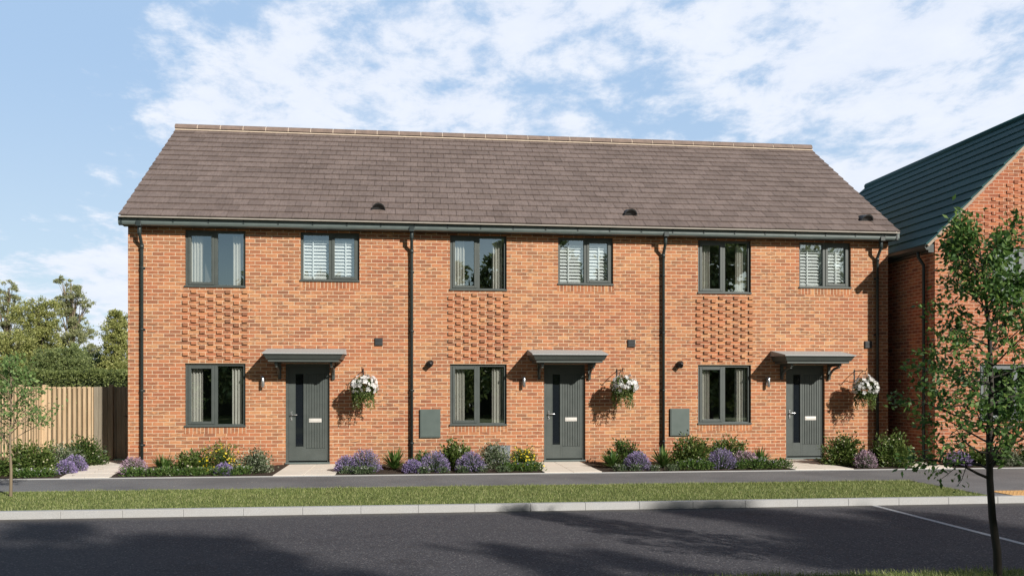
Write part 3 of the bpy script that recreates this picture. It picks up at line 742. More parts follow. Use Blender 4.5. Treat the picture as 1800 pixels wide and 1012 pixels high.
for sgn in (1,-1):
    for r in range(nr):
        fx = (lambda v: v) if sgn == 1 else (lambda v: 2*NRX-v)
        p0 = Vector((NEX,0,NEZ))+nd*(r*g+.004)+nn*.008; p1 = Vector((NEX,0,NEZ))+nd*((r+1)*g)+nn*-.004; t = nn*.055
        ya, yb = NY-.108, NY-.002
        m.hexa([(fx((p0-t).x),yb,(p0-t).z),(fx((p0-t).x),ya,(p0-t).z),(fx((p1-t).x),ya,(p1-t).z),(fx((p1-t).x),yb,(p1-t).z),(fx(p0.x),yb,p0.z),(fx(p0.x),ya,p0.z),(fx(p1.x),ya,p1.z),(fx(p1.x),yb,p1.z)])
m.build('verge_trim', painted('verge_mortar', (.36,.29,.23), .9), nb)
m = MB(); m.box(NX0-.14, NX0-.002, NY+.02, NYB, 4.66, 4.84); m.build('fascia_board', M['pipe'], nb)
m = MB(); pf = [(NX0-.27,4.82),(NX0-.27,4.75),(NX0-.235,4.70),(NX0-.185,4.70),(NX0-.145,4.75),(NX0-.145,4.82)]
for i in range(5): m.face([(pf[i][0],NY-.06,pf[i][1]),(pf[i][0],NYB+.05,pf[i][1]),(pf[i+1][0],NYB+.05,pf[i+1][1]),(pf[i+1][0],NY-.06,pf[i+1][1])])
m.face([(a,NY-.06,b) for a, b in pf]); m.build('gutter', M['pipe'], nb)
m = MB(); m.tube([(NX0-.2,-.98,4.74),(NX0-.2,-.98,4.6),(NX0-.07,-.98,4.42),(NX0-.065,-.98,4.36),(NX0-.065,-.98,.05)], .036, 10); m.build('downpipe', M['pipe'], nb)
M['fr_n'] = painted('neighbour_grey_frame', (.13,.15,.16), .5, .06)
for a, b, c, d in nh: window(a, b, c, d, 'curtain', nb, NY, M['fr_n'])

# ------------------------------------------------------------------ fence, gate, hedge
f1 = empty('timber_fence', (0,0,0), label='pale close-boarded timber fence panel facing the road, left of the gate', cat='fence')
FY = 1.6
m = MB(); x = -9.93
while x < -8.98: m.box(x, x+.058, FY-.022, FY+.0, .02, 1.70+random.uniform(-.006,.006)); m.box(x+.054, x+.117, FY+.045, FY+.06, .02, 1.69); x += .108
m.build('board', M['wood'], f1, bevel=.003)
m = MB(); m.box(-10.06, -9.95, FY-.05, FY+.06, 0, 1.745); m.build('post', M['wood'], f1, bevel=.004)
f2 = empty('timber_fence', (0,0,0), label='timber fence side running towards the path, behind the sapling', cat='fence')
m = MB(); A = Vector((-10.08, 1.55, 0)); Bv = Vector((-9.62, -1.9, 0)); n = 34; d = (Bv-A)/n; w = Vector((d.y, -d.x, 0)).normalized()
for i in range(n):
    a = A+d*(i+.03); b = A+d*(i+.97); o_ = w*(.03 if i % 2 else 0)
    z1 = 1.70-.0*i
    m.hexa([tuple(a+o_)[:2]+(.02,), tuple(b+o_)[:2]+(.02,), tuple(b+o_-w*.02)[:2]+(.02,), tuple(a+o_-w*.02)[:2]+(.02,), tuple(a+o_)[:2]+(z1,), tuple(b+o_)[:2]+(z1,), tuple(b+o_-w*.02)[:2]+(z1,), tuple(a+o_-w*.02)[:2]+(z1,)])
m.build('board', M['wood'], f2)
for t in (.5, .97):
    m = MB(); p = A.lerp(Bv, t); m.box(p.x+.03, p.x+.11, p.y-.05, p.y+.05, 0, 1.74); m.build('post', M['wood'], f2)
f3 = empty('garden_gate', (0,0,0), label='timber side gate in the shade beside the terrace corner', cat='gate')
m = MB(); x = -8.95
while x < -8.12:
    m.box(x, x+.095, FY+.01, FY+.03, .05, 1.70); x += .1
m.build('board', M['woodd'], f3, bevel=.003)
m = MB(); m.box(-8.60, -8.51, FY-.07, FY+.0, 0, 1.75); m.build('post', M['woodd'], f3, bevel=.004)
m = MB(); m.box(-8.12, -7.73, FY+.0, FY+.04, .02, 1.71); m.build('side_board', M['woodd'], f3, bevel=.004)
m = MB(); m.box(-8.2, -8.17, FY-.012, FY+.005, .95, 1.1); m.tube([(-8.19,FY-.03,1.02),(-8.28,FY-.03,1.02)], .008, 6); m.build('latch', M['iron'], f3)

N = 26000; P = np.stack([rng.uniform(-26,-9,N), rng.uniform(19.4,20.8,N), np.zeros(N)],1)
P[:,2] = 2.36+.05*np.sin(P[:,0]*2)+.04*np.sin(P[:,0]*5.7)-rng.exponential(.35,N); P = P[P[:,2] > .6]
hd = quads(leaves(P, np.tile([0,-.4,1.],(len(P),1)), .11, .6, .7), 'hedge_foliage', M['lf_hedge'])
hr = empty('hedge', (0,0,0), label='trimmed green hedge showing over the fence top', cat='hedge'); hd.parent = hr; hd.name = 'foliage'
m = MB(); m.box(-26, -9, 19.8, 20.6, 0, 2.05); m.build('branch_mass', painted('hedge_inside', (.02,.03,.01), 1.), hr)

# ------------------------------------------------------------------ trees
def branchy(m, p0, d0, L, r, depth, tips, bend=.35, up=.15, ratio=.62, kids=3, n=6, steps=5):
    p = Vector(p0); d = Vector(d0).normalized(); pts = [p.copy()]; rad = [r]
    for i in range(steps):
        d = (d + Vector([random.gauss(0, bend/steps*1.6) for _ in range(3)]) + Vector((0,0,up/steps))).normalized()
        p = p + d*(L/steps); pts.append(p.copy()); rad.append(r*(1-.55*(i+1)/steps))
        if depth > 0 and i >= 1:
            for _ in range(1 if i < steps-1 else kids):
                s_ = Vector([random.gauss(0,1) for _ in range(3)]); s_ = (s_ - d*s_.dot(d)).normalized()
                branchy(m, p, (d*.7+s_*.8).normalized(), L*ratio*random.uniform(.7,1.1), rad[-1]*.62, depth-1, tips, bend, up, ratio, kids, max(4, n-1), max(3, steps-1))
        if depth == 0: tips.append((p.copy(), d.copy()))
    m.tube(pts, rad, n, cap=False)
def tree(name, loc, label, cat, group, H, spec, lmat, bark, nleaf, lsize, spread=None, seed=0, aspect=.5):
    """spec: list of (x,y,z,rx,ry,rz) foliage lobes relative to the base; limbs are run to each lobe"""
    random.seed(seed); e = empty(name, loc, label=label, cat=cat, group=group)
    m = MB(); tr = H*.02+.02
    top = max(s[2] for s in spec)
    tx = [(0,0,-.15)]; k = 7
    for i in range(1, k+1): t = i/k; tx.append((.05*H*.3*math.sin(t*3+seed)*t, .02*H*math.cos(t*4+seed)*t, top*t))
    m.tube(tx, [tr*(1.15-.95*i/k) for i in range(k+1)], 8)
    for (x, y, z, rx, ry, rz) in spec:
        t = max(.15, min(.9, (z/top)*.72)); bx = tx[int(t*k)]
        mid = ((bx[0]+x)/2, (bx[1]+y)/2, (bx[2]+z)/2+.1*rz)
        m.tube([bx, mid, (x,y,z)], [tr*.4, tr*.26, tr*.08], 5, cap=False)
        for _ in range(5):
            q = (x+random.uniform(-.8,.8)*rx, y+random.uniform(-.8,.8)*ry, z+random.uniform(-.6,.9)*rz); m.tube([mid, ((mid[0]+q[0])/2,(mid[1]+q[1])/2,(mid[2]+q[2])/2+.05*rz), q], [tr*.15, tr*.09, tr*.03], 4, cap=False)
    m.build('trunk', bark, e)
    tot = sum(a[3]*a[5] for a in spec); VV = []
    for (x, y, z, rx, ry, rz) in spec:
        n_ = int(nleaf*rx*rz/tot); nc_ = max(6, n_//70)
        cc, cd = blob_points(nc_, rx, ry, rz, .25)
        idx = rng.integers(0, nc_, n_); sc = .24*min(rx, rz)*rng.uniform(.5,1.2,nc_)
        P = cc[idx]+rng.normal(0,1,(n_,3))*sc[idx][:,None]*np.array([1,1,.65])+[x,y,z]
        VV.append(leaves(P, cd[idx]*.6+[0,0,.2], lsize, aspect, .6))
    quads(np.concatenate(VV), 'crown', lmat, e)
    return e
def lobes(n, rx, rz, z0, z1, s, seed, taper=.6):
    random.seed(seed); out = []
    for i in range(n):
        t = (i+.5)/n; z = z0+(z1-z0)*t; w = rx*(1-taper*t**1.3); a = i*2.4+random.uniform(-.4,.4); r = w*random.uniform(.35,.75)
        ss = s*random.uniform(.75,1.2)*(1-.35*t)
        out.append((r*math.cos(a), r*math.sin(a), z, ss, ss, ss*rz))
    return out
G = 'trees behind the fence on the left'
Y0 = 34
def X_at(px, Y):
    t = (px-900)/F_; b = Y+CD; return CX+b*(math.sin(TH)+t*math.cos(TH))/(math.cos(TH)-t*math.sin(TH))
def Z_at(py, px, Y):
    a = X_at(px, Y)-CX; b = Y+CD; return CH-(py-YH)*(a*math.sin(TH)+b*math.cos(TH))/F_
tree('pine_tree', (X_at(14,40),40,0), 'thin-topped pine at the far left edge of the sky', 'tree', G, 8, lobes(11, 1.5, .7, 3.8, 8.2, .75, 3), M['lf_bg2'], M['barkp'], 13000, .11, seed=3)
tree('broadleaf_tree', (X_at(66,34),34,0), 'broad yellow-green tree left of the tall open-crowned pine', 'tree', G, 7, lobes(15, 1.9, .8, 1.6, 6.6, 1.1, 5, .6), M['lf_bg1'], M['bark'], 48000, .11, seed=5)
tree('pine_tree', (X_at(127,37),37,0), 'tallest pine with a pale trunk showing through its open crown', 'tree', G, 8.6, lobes(13, 1.75, .7, 3.8, 8.2, .72, 8, .35), M['lf_bg2'], M['barkp'], 17000, .11, seed=8)
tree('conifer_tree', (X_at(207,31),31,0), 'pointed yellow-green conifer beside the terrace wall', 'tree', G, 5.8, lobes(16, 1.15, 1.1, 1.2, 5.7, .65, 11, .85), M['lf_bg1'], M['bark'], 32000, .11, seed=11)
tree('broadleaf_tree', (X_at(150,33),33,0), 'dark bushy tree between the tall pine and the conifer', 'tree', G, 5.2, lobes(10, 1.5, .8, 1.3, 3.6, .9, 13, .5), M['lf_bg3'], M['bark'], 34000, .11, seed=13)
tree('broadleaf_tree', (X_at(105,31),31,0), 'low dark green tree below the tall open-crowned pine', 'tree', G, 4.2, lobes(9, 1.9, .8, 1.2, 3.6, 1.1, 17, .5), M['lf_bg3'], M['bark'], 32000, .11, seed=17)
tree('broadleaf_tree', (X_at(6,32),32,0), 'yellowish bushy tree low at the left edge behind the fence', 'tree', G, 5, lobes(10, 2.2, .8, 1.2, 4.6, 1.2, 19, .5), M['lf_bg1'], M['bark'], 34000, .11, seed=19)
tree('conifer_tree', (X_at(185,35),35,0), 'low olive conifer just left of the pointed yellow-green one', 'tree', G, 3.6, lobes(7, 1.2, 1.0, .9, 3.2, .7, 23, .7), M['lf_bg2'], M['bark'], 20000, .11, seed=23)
# trees across the road behind the camera: they shade the road and show in the window glass
GB = 'trees across the road'
for i, (x, y, H, rx, s, mt) in enumerate([(3.9,-23.6,9.6,2.1,1.35,'lf_bg3'), (13.2,-23.2,9.8,2.3,1.4,'lf_bg3'), (8.3,-23.8,8.2,2.0,1.3,'lf_bg2'), (5.6,-25.0,8.6,1.9,1.3,'lf_bg3'), (-1.6,-27.5,9.0,2.3,1.5,'lf_bg3'), (18.0,-24,9.0,2.2,1.4,'lf_bg2'), (-8.5,-27,8.0,2.3,1.5,'lf_bg3'), (-18.5,-27,9.0,2.6,1.5,'lf_bg3')]):
    tree('roadside_tree', (x,y,0), ['dense tree across the road behind the camera, shading the left of the road', 'tall dense tree across the road, shading the right of the road', 'shorter olive tree across the road between two taller ones', 'dark tree across the road tucked behind the shorter olive one', 'tall tree set back across the road', 'olive tree furthest right across the road', 'dense tree across the road to the left', 'dense tree furthest left across the road'][i], 'tree', GB, H,
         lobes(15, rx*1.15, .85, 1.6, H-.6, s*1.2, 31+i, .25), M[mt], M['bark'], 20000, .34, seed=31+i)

N = 30000; P = np.stack([rng.uniform(-45,45,N), rng.uniform(-34,-32,N), 3.4-rng.exponential(.7,N)],1); P = P[P[:,2] > .2]
hr = empty('hedge', (0,0,0), label='tall dark hedge added across the road to darken reflections, seen only in the glass', cat='hedge')  # added out of view to cover the field's horizon in the window reflections
quads(leaves(P, np.tile([0,.5,1.],(len(P),1)), .2, .6, .7), 'foliage', M['lf_bg3'], hr)
m = MB(); m.box(-45, 45, -33.6, -32.6, 0, 2.9); m.build('branch_mass', painted('far_hedge_inside', (.02,.03,.01), 1.), hr)
# young street tree at the right, close to the camera
def young_tree(name, loc, label, trunk_pts, trunk_r, limbs, leafm, bark, leaf_sz, per_tip, seed, aspect=.5):
    random.seed(seed); e = empty(name, loc, label=label, cat='tree'); m = MB(); tips = []
    m.tube(trunk_pts, trunk_r, 12, cap=False)
    for (i, d, L, r) in limbs:
        p = Vector(trunk_pts[int(i)]).lerp(Vector(trunk_pts[min(int(i)+1, len(trunk_pts)-1)]), i-int(i))
        branchy(m, p, d, L, r, 1, tips, .5, .25, .5, 2, 7, 5)
    m.build('trunk', bark, e)
    VV = []
    for p, d in tips:
        n_ = max(1, int(rng.poisson(per_tip))); P = np.array(p)+rng.normal(0, leaf_sz*.75, (n_,3)); D = np.array(d)*.6+rng.normal(0,.6,(n_,3))+[0,0,-.25]
        VV.append(leaves(P, D, leaf_sz, aspect, .3))
    quads(np.concatenate(VV), 'crown', leafm, e); return e
random.seed(4)
T = [(0.07,0,-.1),(.055,0,.25),(.01,0,.55),(-.015,0,.9),(-.02,0,1.3),(.0,.0,1.7),(.0,.02,2.1),(-.03,.02,2.45),(-.07,.02,2.75),(-.10,.02,2.98)]
limbs = [(3.0,(-.75,.1,.35),.55,.014),(3.2,(.7,-.05,.75),.62,.015),(3.6,(-.35,-.3,.8),.6,.012)]
a = 0.
for i in np.linspace(3.2, 8.6, 46):
    a += 2.4+random.uniform(-.3,.3); t = (i-3.4)/5.2; L = (.70-.38*t)*random.uniform(.7,1.1)
    limbs.append((float(i), (math.cos(a), math.sin(a)*.9, .15+.5*t), L, .010-.004*t))
limbs.append((8.9,(-.2,0,1),.25,.006))
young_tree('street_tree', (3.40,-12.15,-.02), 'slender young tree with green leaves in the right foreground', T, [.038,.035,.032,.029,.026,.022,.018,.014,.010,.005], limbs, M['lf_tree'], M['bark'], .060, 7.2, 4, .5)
T = [(0,0,-.05),(.005,0,.4),(-.01,0,.8),(0,0,1.2),(.01,0,1.6),(0,0,2.0)]
limbs = []; a = 0.
for i in np.linspace(1.9, 4.9, 24):
    a += 2.4; t = (i-1.9)/3; limbs.append((float(i), (math.cos(a), math.sin(a), .35+.6*t), (.62-.34*t)*random.uniform(.7,1.1), .008))
young_tree('sapling', (-7.95,-4.95,-.01), 'small pale-leaved sapling standing in the grass verge on the left', T, [.024,.021,.018,.015,.011,.006], limbs, M['lf_sap'], M['barkp'], .06, 4.6, 9, .55)

# ------------------------------------------------------------------ bed planting
def shrub_parts(e, rx, rz, nl, lsz, lm, flm=None, nf=0, fs=.02, aspect=.5):
    m = MB()
    for _ in range(9):
        a = random.uniform(0, 6.28); r = rx*random.uniform(.2,.75); m.tube([(0,0,-.01), (r*.4*math.cos(a), r*.4*math.sin(a), rz*.4), (r*math.cos(a), r*math.sin(a), rz*random.uniform(.6,.9))], [.008,.006,.003], 4, cap=False)
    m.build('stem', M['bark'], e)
    nt = max(18, nl//22); d = unit(rng.normal(0,1,(nt,3))); d[:,2] = np.abs(d[:,2])*.95+.02; d = unit(d)
    rr = rng.uniform(.62,1.08,nt)
    tip = d*rr[:,None]*np.array([rx,rx*.8,rz])
    idx = rng.integers(0, nt, nl); t = rng.uniform(.35,1,nl)**.7
    P = tip[idx]*t[:,None]+rng.normal(0,.028,(nl,3))*[1,1,.8]*(rx/.3); P[:,2] = np.maximum(P[:,2], .01)
    V = leaves(P, d[idx]+[0,0,.15], lsz*1.08, aspect, .55); quads(V, 'foliage', lm, e)
    if flm:
        k = rng.integers(0, nt, nf); Pf = tip[k]*1.02+rng.normal(0,.03,(nf,3))*(rx/.3); Pf[:,2] = np.maximum(Pf[:,2], .06); quads(flowers(Pf, d[k]+[0,-.4,.3], fs), 'flower', flm, e)
def lavender_parts(e, r, h, fm, n=420):
    d = unit(rng.normal(0,1,(n,3))); d[:,2] = np.abs(d[:,2])*.9+.12; d = unit(d); L = rng.uniform(.86,1.0,n)
    tip = d*L[:,None]*np.array([r,r*.85,h]); base = tip*np.array([.25,.25,0]); w = unit(np.cross(d, rng.normal(0,1,(n,3))))*.0035
    V = np.stack([base-w, base+w, tip+w, tip-w],1)
    n2 = 420; i = rng.integers(0,n,n2); Pl = tip[i]*rng.uniform(.15,.72,n2)[:,None]; V2 = leaves(Pl, d[i], .045, .22, .3)
    quads(np.concatenate([V,V2]), 'foliage', M['lf_lav'], e)
    n3 = n*6; i = np.repeat(np.arange(n), 6); s = np.tile(np.linspace(-.06,.012,6), n); P = tip[i]+unit(d+[0,0,.3])[i]*s[:,None]*(h/.3)+rng.normal(0,.0045,(n3,3))
    quads(leaves(P, d[i]*.8+rng.normal(0,.4,(n3,3)), .024, .75, .3), 'flower', fm, e)
def fern_parts(e, r, h, n=85):
    F = []
    for _ in range(n):
        a = random.uniform(0, 6.28); el = random.uniform(.35, 1.35); L = random.uniform(.7,1.1); w0 = .021*random.uniform(.8,1.3)
        pr = None; side = np.array([-math.sin(a), math.cos(a), 0]); 
        for k in range(6):
            t = k/5; rad = r*L*math.cos(el)*t*1.15; z = h*L*math.sin(el)*1.1*t - .30*h*t*t*(1.2-math.sin(el)); w = w0*math.sin(PI*min(.97, .18+t*.8))
            c = np.array([rad*math.cos(a), rad*math.sin(a), max(.005,z+.01)])
            if pr is not None: F.append([pr[0]-side*pr[1], pr[0]+side*pr[1], c+side*w, c-side*w])
            pr = (c, w)
    quads(np.array(F), 'foliage', M['lf_fern'], e)
def bedding_parts(e, h, fm):
    n = 190; P = np.stack([rng.normal(0,.055,n), rng.normal(0,.04,n), rng.uniform(0,h*.9,n)],1)
    V = leaves(P, np.stack([P[:,0]*8, P[:,1]*8, np.full(n,.9)],1), .055, .3, .35); quads(V, 'foliage', M['lf_fern'] if h > .13 else M['lf_lav'], e)
    k = 7; Pf = np.stack([rng.normal(0,.045,k), rng.normal(-.01,.04,k), rng.uniform(h*.8,h*1.1,k)],1); quads(flowers(Pf, np.tile([0,-.4,1.],(k,1)), .014), 'flower', fm, e)

def plant(kind, x, y, rx, rz, label):
    nm = {'dark':'evergreen_shrub','mid':'flowering_shrub','var':'variegated_shrub','yel':'yellow_flower_shrub','lav':'lavender_plant','pink':'pink_flower_plant','fern':'strap_leaf_plant'}[kind]
    cat = {'lav':'lavender','pink':'flower','fern':'plant'}.get(kind, 'shrub')
    grp = {'lav':'lavender clumps in the front beds','pink':'pink flowering clumps in the front beds','fern':'strap-leaved plants in the front beds'}.get(kind, 'shrubs in the front beds')
    e = empty(nm, (x,y,0), label=label, cat=cat, group=grp); rz *= 1.12; rx *= 1.06
    k = rx/.35; nl = int(2600*min(1.6, max(.5, k**1.3)))
    if kind == 'dark': shrub_parts(e, rx, rz, nl, .055, M['lf_dark'], M['fl_bud'], 10, .015)
    elif kind == 'mid': shrub_parts(e, rx, rz, nl, .062, M['lf_mid'], M['fl_bud'], 42, .02)
    elif kind == 'var': shrub_parts(e, rx, rz, nl, .042, M['lf_var'])
    elif kind == 'yel': shrub_parts(e, rx, rz, int(nl*.8), .045, M['lf_mid'], M['fl_yel'], 150, .024)
    elif kind == 'lav': lavender_parts(e, rx, rz, M['fl_lav'])
    elif kind == 'pink': lavender_parts(e, rx, rz, M['fl_pink'], 300)
    elif kind == 'fern': fern_parts(e, rx, rz)
PL = [
 ('dark',-9.75,-1.75,.42,.38,'low green shrub at the far left edge, below the fence'),
 ('mid',-9.0,-1.6,.52,.62,'largest shrub of the left bed, in front of the fence corner post'),
 ('var',-8.86,-.45,.40,.52,'pale-leaved shrub behind the largest shrub, against the timber fence'),
 ('dark',-8.72,.35,.42,.58,'rounded dark shrub against the fence next to the shaded gate'),
 ('lav',-8.42,-1.5,.20,.25,'smaller and lower of two lavender clumps left of the side path'),
 ('lav',-8.42,-1.0,.23,.30,'taller rear one of two lavender clumps left of the side path'),
 ('pink',-7.08,-1.70,.27,.31,'mauve-topped clump at the left corner of the terrace'),
 ('fern',-6.56,-1.55,.34,.36,'strap-leaved plant just right of the leftmost downpipe'),
 ('mid',-6.08,-1.35,.36,.36,'low leafy shrub left of the tall yellow-flowering shrub'),
 ('yel',-5.52,-1.45,.42,.58,'taller yellow-flowering shrub under the left ground-floor window'),
 ('lav',-5.33,-2.02,.18,.21,'single lavender ball in front of the taller yellow-flowering shrub'),
 ('var',-4.83,-1.6,.40,.46,'pale speckled shrub left of the left-hand front door'),
 ('lav',-3.02,-1.72,.24,.30,'smaller lavender of the pair right of the left-hand door slabs'),
 ('lav',-2.66,-1.75,.33,.42,'large lavender dome below the left hanging basket'),
 ('fern',-2.08,-1.3,.40,.40,'strap-leaved plant between the lavender dome and the second downpipe'),
 ('lav',-1.72,-2.02,.19,.24,'small lavender ball at the foot of the second downpipe'),
 ('dark',-1.50,-1.05,.24,.32,'small dark shrub behind two lavenders, right of the second downpipe'),
 ('lav',-1.28,-1.95,.30,.38,'lavender dome below the first meter box'),
 ('mid',-.88,-1.3,.38,.55,'shrub with cream buds under the middle ground-floor window, left side'),
 ('lav',-.56,-1.95,.29,.37,'lavender dome under the middle ground-floor window'),
 ('var',-.05,-1.35,.43,.52,'pale variegated shrub in front of the low grey box'),
 ('yel',.58,-1.3,.34,.42,'lower yellow-flowering shrub beside the middle front door'),
 ('fern',2.42,-1.5,.40,.34,'strap-leaved plant right of the middle door slabs'),
 ('dark',2.82,-.95,.38,.52,'dark rounded shrub behind lavender below the middle hanging basket'),
 ('lav',2.84,-1.95,.28,.34,'lavender dome in front of the dark shrub left of the third downpipe'),
 ('fern',3.50,-1.5,.46,.40,'broad strap-leaved plant at the foot of the third downpipe'),
 ('mid',4.18,-1.25,.48,.60,'big leafy shrub with cream buds below the second meter box'),
 ('lav',4.62,-1.95,.31,.38,'deep purple lavender between the two shrubs below the right window'),
 ('mid',5.12,-.95,.44,.60,'leafy shrub under the right ground-floor window'),
 ('pink',5.20,-1.75,.30,.34,'pink-topped clump in front of the shrub under the right window'),
 ('fern',5.70,-1.3,.32,.38,'small strap-leaved plant left of the right-hand front door'),
 ('mid',7.58,-1.35,.50,.64,'big shrub with cream buds right of the right-hand front door'),
 ('pink',7.70,-2.05,.24,.34,'pink-topped clump between the two big shrubs at the right end'),
 ('mid',8.45,-1.75,.52,.66,'big shrub at the right-hand corner of the terrace, beside the slab path'),
 ('lav',9.9,-1.85,.30,.30,'lavender at the corner of the neighbouring house behind the young tree'),
 ('dark',10.45,-1.85,.36,.34,'low dark shrub beside the lavender at the neighbouring house'),
 ('var',11.0,-1.85,.42,.46,'pale-flecked shrub below the window of the neighbouring house'),
 ('dark',11.7,-1.9,.45,.44,'dark shrub at the right edge in front of the neighbouring house'),
]
for p in PL:
    random.seed(int(abs(p[1]*100))); plant(*p)
rows = [(-7.05,-4.95,13,-2.1,'between terrace corner and left door',.15), (-3.0,-2.55,3,-2.15,'by the lavender pair',.13), (-1.5,.05,5,-2.15,'under middle ground-floor window',.12),
        (.12,.80,7,-2.0,'beside the middle door slabs',.2), (2.4,3.5,4,-2.2,'left of the third downpipe',.12), (3.7,4.35,6,-2.1,'below the second meter box',.17), (4.95,5.98,10,-2.05,'left of the right-hand door',.17), (-9.0,-8.5,5,-2.1,'in the fence bed',.15)]
protos = []
ORD = ['first','second','third','fourth','fifth','sixth','seventh','eighth','ninth','tenth','eleventh','twelfth','thirteenth']
for h in (.12, .15, .19):
    e = empty('bedding_plant', (0,0,0)); bedding_parts(e, h, M['fl_white'] if h < .18 else M['fl_lav']); protos.append([h, e, False])
for x0, x1, n, y, where, h in rows:
    for i in range(n):
        pr = min(protos, key=lambda q: abs(q[0]-h))
        if pr[2]: e = copy_tree(pr[1])
        else: e = pr[1]; pr[2] = True
        e.location = (x0+(x1-x0)*i/max(1,n-1)+random.uniform(-.03,.03), y+random.uniform(-.06,.06), 0); e.rotation_euler = (0,0,random.uniform(0,6.28)); s = random.uniform(.85,1.2); e.scale = (s*1.15,s*1.15,s)
        tag(e, ORD[i]+' low bedding plant from the left '+where, 'plant', 'low bedding plants along the path edge')

# ------------------------------------------------------------------ light and sky
sd_ = Vector((.66,-1,.62)).normalized()
sun = bpy.data.objects.new('sun', bpy.data.lights.new('sun', 'SUN')); C.objects.link(sun)
sun.data.energy = 5.0; sun.data.angle = R(.9); sun.data.color = (1, .94, .86)
sun.rotation_euler = (-sd_).to_track_quat('-Z', 'Y').to_euler()
w = bpy.data.worlds.new('World'); S.world = w; w.use_nodes = True; t = w.node_tree; t.nodes.clear()
def N_(ty, **k):
    x = t.nodes.new(ty)
    for a, b in k.items(): setattr(x, a, b)
    return x
sky = N_('ShaderNodeTexSky', sky_type='NISHITA'); sky.sun_disc = False; sky.sun_elevation = math.asin(sd_.z); sky.sun_rotation = math.atan2(sd_.x, sd_.y)
sky.air_density = 1.0; sky.dust_density = .6; sky.ozone_density = 1.5
bg = N_('ShaderNodeBackground'); bg.inputs[1].default_value = .085
tc = N_('ShaderNodeTexCoord'); sep = N_('ShaderNodeSeparateXYZ'); t.links.new(tc.outputs['Generated'], sep.inputs[0])
def mth(op, a, b=0., clamp=False):
    x = N_('ShaderNodeMath', operation=op, use_clamp=clamp)
    for i, v in enumerate((a, b)):
        if isinstance(v, bpy.types.NodeSocket): t.links.new(v, x.inputs[i])
        else: x.inputs[i].default_value = v
    return x.outputs[0]
dz = mth('ADD', mth('MAXIMUM', sep.outputs[2], 0.), .16)
cv = N_('ShaderNodeCombineXYZ'); t.links.new(mth('DIVIDE', sep.outputs[0], dz), cv.inputs[0]); t.links.new(mth('DIVIDE', sep.outputs[1], dz), cv.inputs[1])
def cn(scale, det, rough, off):
    mp = N_('ShaderNodeMapping'); t.links.new(cv.outputs[0], mp.inputs[0]); mp.inputs['Location'].default_value = off; mp.inputs['Scale'].default_value = (1,.8,1)
    x = N_('ShaderNodeTexNoise'); x.inputs['Scale'].default_value = scale; x.inputs['Detail'].default_value = det; x.inputs['Roughness'].default_value = rough; x.inputs['Distortion'].default_value = .15
    t.links.new(mp.outputs[0], x.inputs[0]); return x.outputs[0]
ya = N_('ShaderNodeMapRange'); ya.interpolation_type = 'SMOOTHSTEP'; t.links.new(sep.outputs[1], ya.inputs[0]); ya.inputs[1].default_value = -.1; ya.inputs[2].default_value = .6; ya.inputs[3].default_value = 0; ya.inputs[4].default_value = 1
n1 = cn(1.7, 9, .60, (3.1,1.7,0)); n2 = cn(5.6, 10, .64, (0,5,0))
cov = mth('ADD', mth('MULTIPLY', n1, .42), mth('MULTIPLY', n2, .58))
cov = mth('SUBTRACT', cov, mth('MULTIPLY', mth('SUBTRACT', 1., ya.outputs[0]), .35))
# fewer clouds towards the left of the view
lr = N_('ShaderNodeMapRange'); lr.interpolation_type = 'SMOOTHSTEP'; t.links.new(sep.outputs[0], lr.inputs[0]); lr.inputs[1].default_value = -.46; lr.inputs[2].default_value = -.12; lr.inputs[3].default_value = -.15; lr.inputs[4].default_value = .02
lr2 = N_('ShaderNodeMapRange'); lr2.interpolation_type = 'SMOOTHSTEP'; t.links.new(sep.outputs[0], lr2.inputs[0]); lr2.inputs[1].default_value = .15; lr2.inputs[2].default_value = .55; lr2.inputs[3].default_value = 0; lr2.inputs[4].default_value = .075
lo = N_('ShaderNodeMapRange'); lo.interpolation_type = 'SMOOTHSTEP'; t.links.new(sep.outputs[2], lo.inputs[0]); lo.inputs[1].default_value = .24; lo.inputs[2].default_value = .08; lo.inputs[3].default_value = 0; lo.inputs[4].default_value = .15
cov = mth('ADD', mth('ADD', mth('ADD', cov, lr.outputs[0]), lr2.outputs[0]), lo.outputs[0])
mr = N_('ShaderNodeMapRange'); mr.interpolation_type = 'SMOOTHSTEP'; t.links.new(cov, mr.inputs[0]); mr.inputs[1].default_value = .45; mr.inputs[2].default_value = .585; mr.inputs[4].default_value = .92
cc = N_('ShaderNodeMix', data_type='RGBA'); t.links.new(mth('MULTIPLY', n2, 1.), cc.inputs[0]); cc.inputs[6].default_value = (7.4,8.2,9.9,1); cc.inputs[7].default_value = (10.2,10.5,11.0,1)
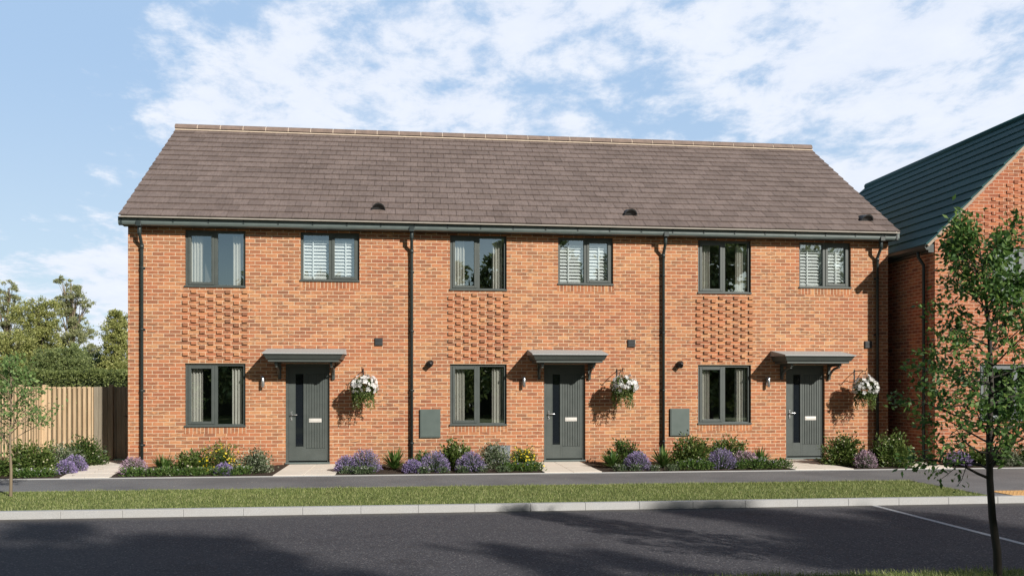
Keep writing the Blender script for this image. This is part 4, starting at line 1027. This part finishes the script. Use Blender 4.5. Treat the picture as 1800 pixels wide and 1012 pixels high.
sk = N_('ShaderNodeMix', data_type='RGBA', blend_type='ADD'); t.links.new(ya.outputs[0], sk.inputs[0]); t.links.new(sky.outputs[0], sk.inputs[6]); sk.inputs[7].default_value = (3.2,3.7,4.1,1)
mx = N_('ShaderNodeMix', data_type='RGBA'); gr = N_('ShaderNodeMapRange'); gr.interpolation_type = 'SMOOTHSTEP'; t.links.new(sep.outputs[2], gr.inputs[0]); gr.inputs[1].default_value = 0; gr.inputs[2].default_value = .36
gc = N_('ShaderNodeMix', data_type='RGBA'); t.links.new(gr.outputs[0], gc.inputs[0]); gc.inputs[6].default_value = (6.3,7.8,9.0,1); gc.inputs[7].default_value = (4.0,5.9,8.6,1)
gm = N_('ShaderNodeMix', data_type='RGBA'); t.links.new(mth('MULTIPLY', ya.outputs[0], .85), gm.inputs[0]); t.links.new(sk.outputs[2], gm.inputs[6]); t.links.new(gc.outputs[2], gm.inputs[7])
t.links.new(mr.outputs[0], mx.inputs[0]); t.links.new(gm.outputs[2], mx.inputs[6]); t.links.new(cc.outputs[2], mx.inputs[7])
dim = N_('ShaderNodeMix', data_type='RGBA', blend_type='MULTIPLY'); dim.inputs[0].default_value = 1; t.links.new(mx.outputs[2], dim.inputs[6])
lz = N_('ShaderNodeMapRange'); lz.interpolation_type = 'SMOOTHSTEP'; t.links.new(sep.outputs[2], lz.inputs[0]); lz.inputs[1].default_value = .30; lz.inputs[2].default_value = .12; lz.inputs[3].default_value = 0; lz.inputs[4].default_value = 1
dv = mth('ADD', .26, mth('MULTIPLY', mth('MAXIMUM', ya.outputs[0], lz.outputs[0]), .74)); dc = N_('ShaderNodeCombineXYZ')
for q in range(3): t.links.new(dv, dc.inputs[q])
t.links.new(dc.outputs[0], dim.inputs[7]); t.links.new(dim.outputs[2], bg.inputs[0]); ow = N_('ShaderNodeOutputWorld'); t.links.new(bg.outputs[0], ow.inputs[0])

S.view_settings.view_transform = 'Standard'; S.view_settings.look = 'None'; S.view_settings.gamma = 1; S.view_settings.exposure = .2
S.render.engine = 'CYCLES'; S.render.resolution_x = 1024; S.render.resolution_y = 575
S.cycles.max_bounces = 8; S.cycles.transparent_max_bounces = 12
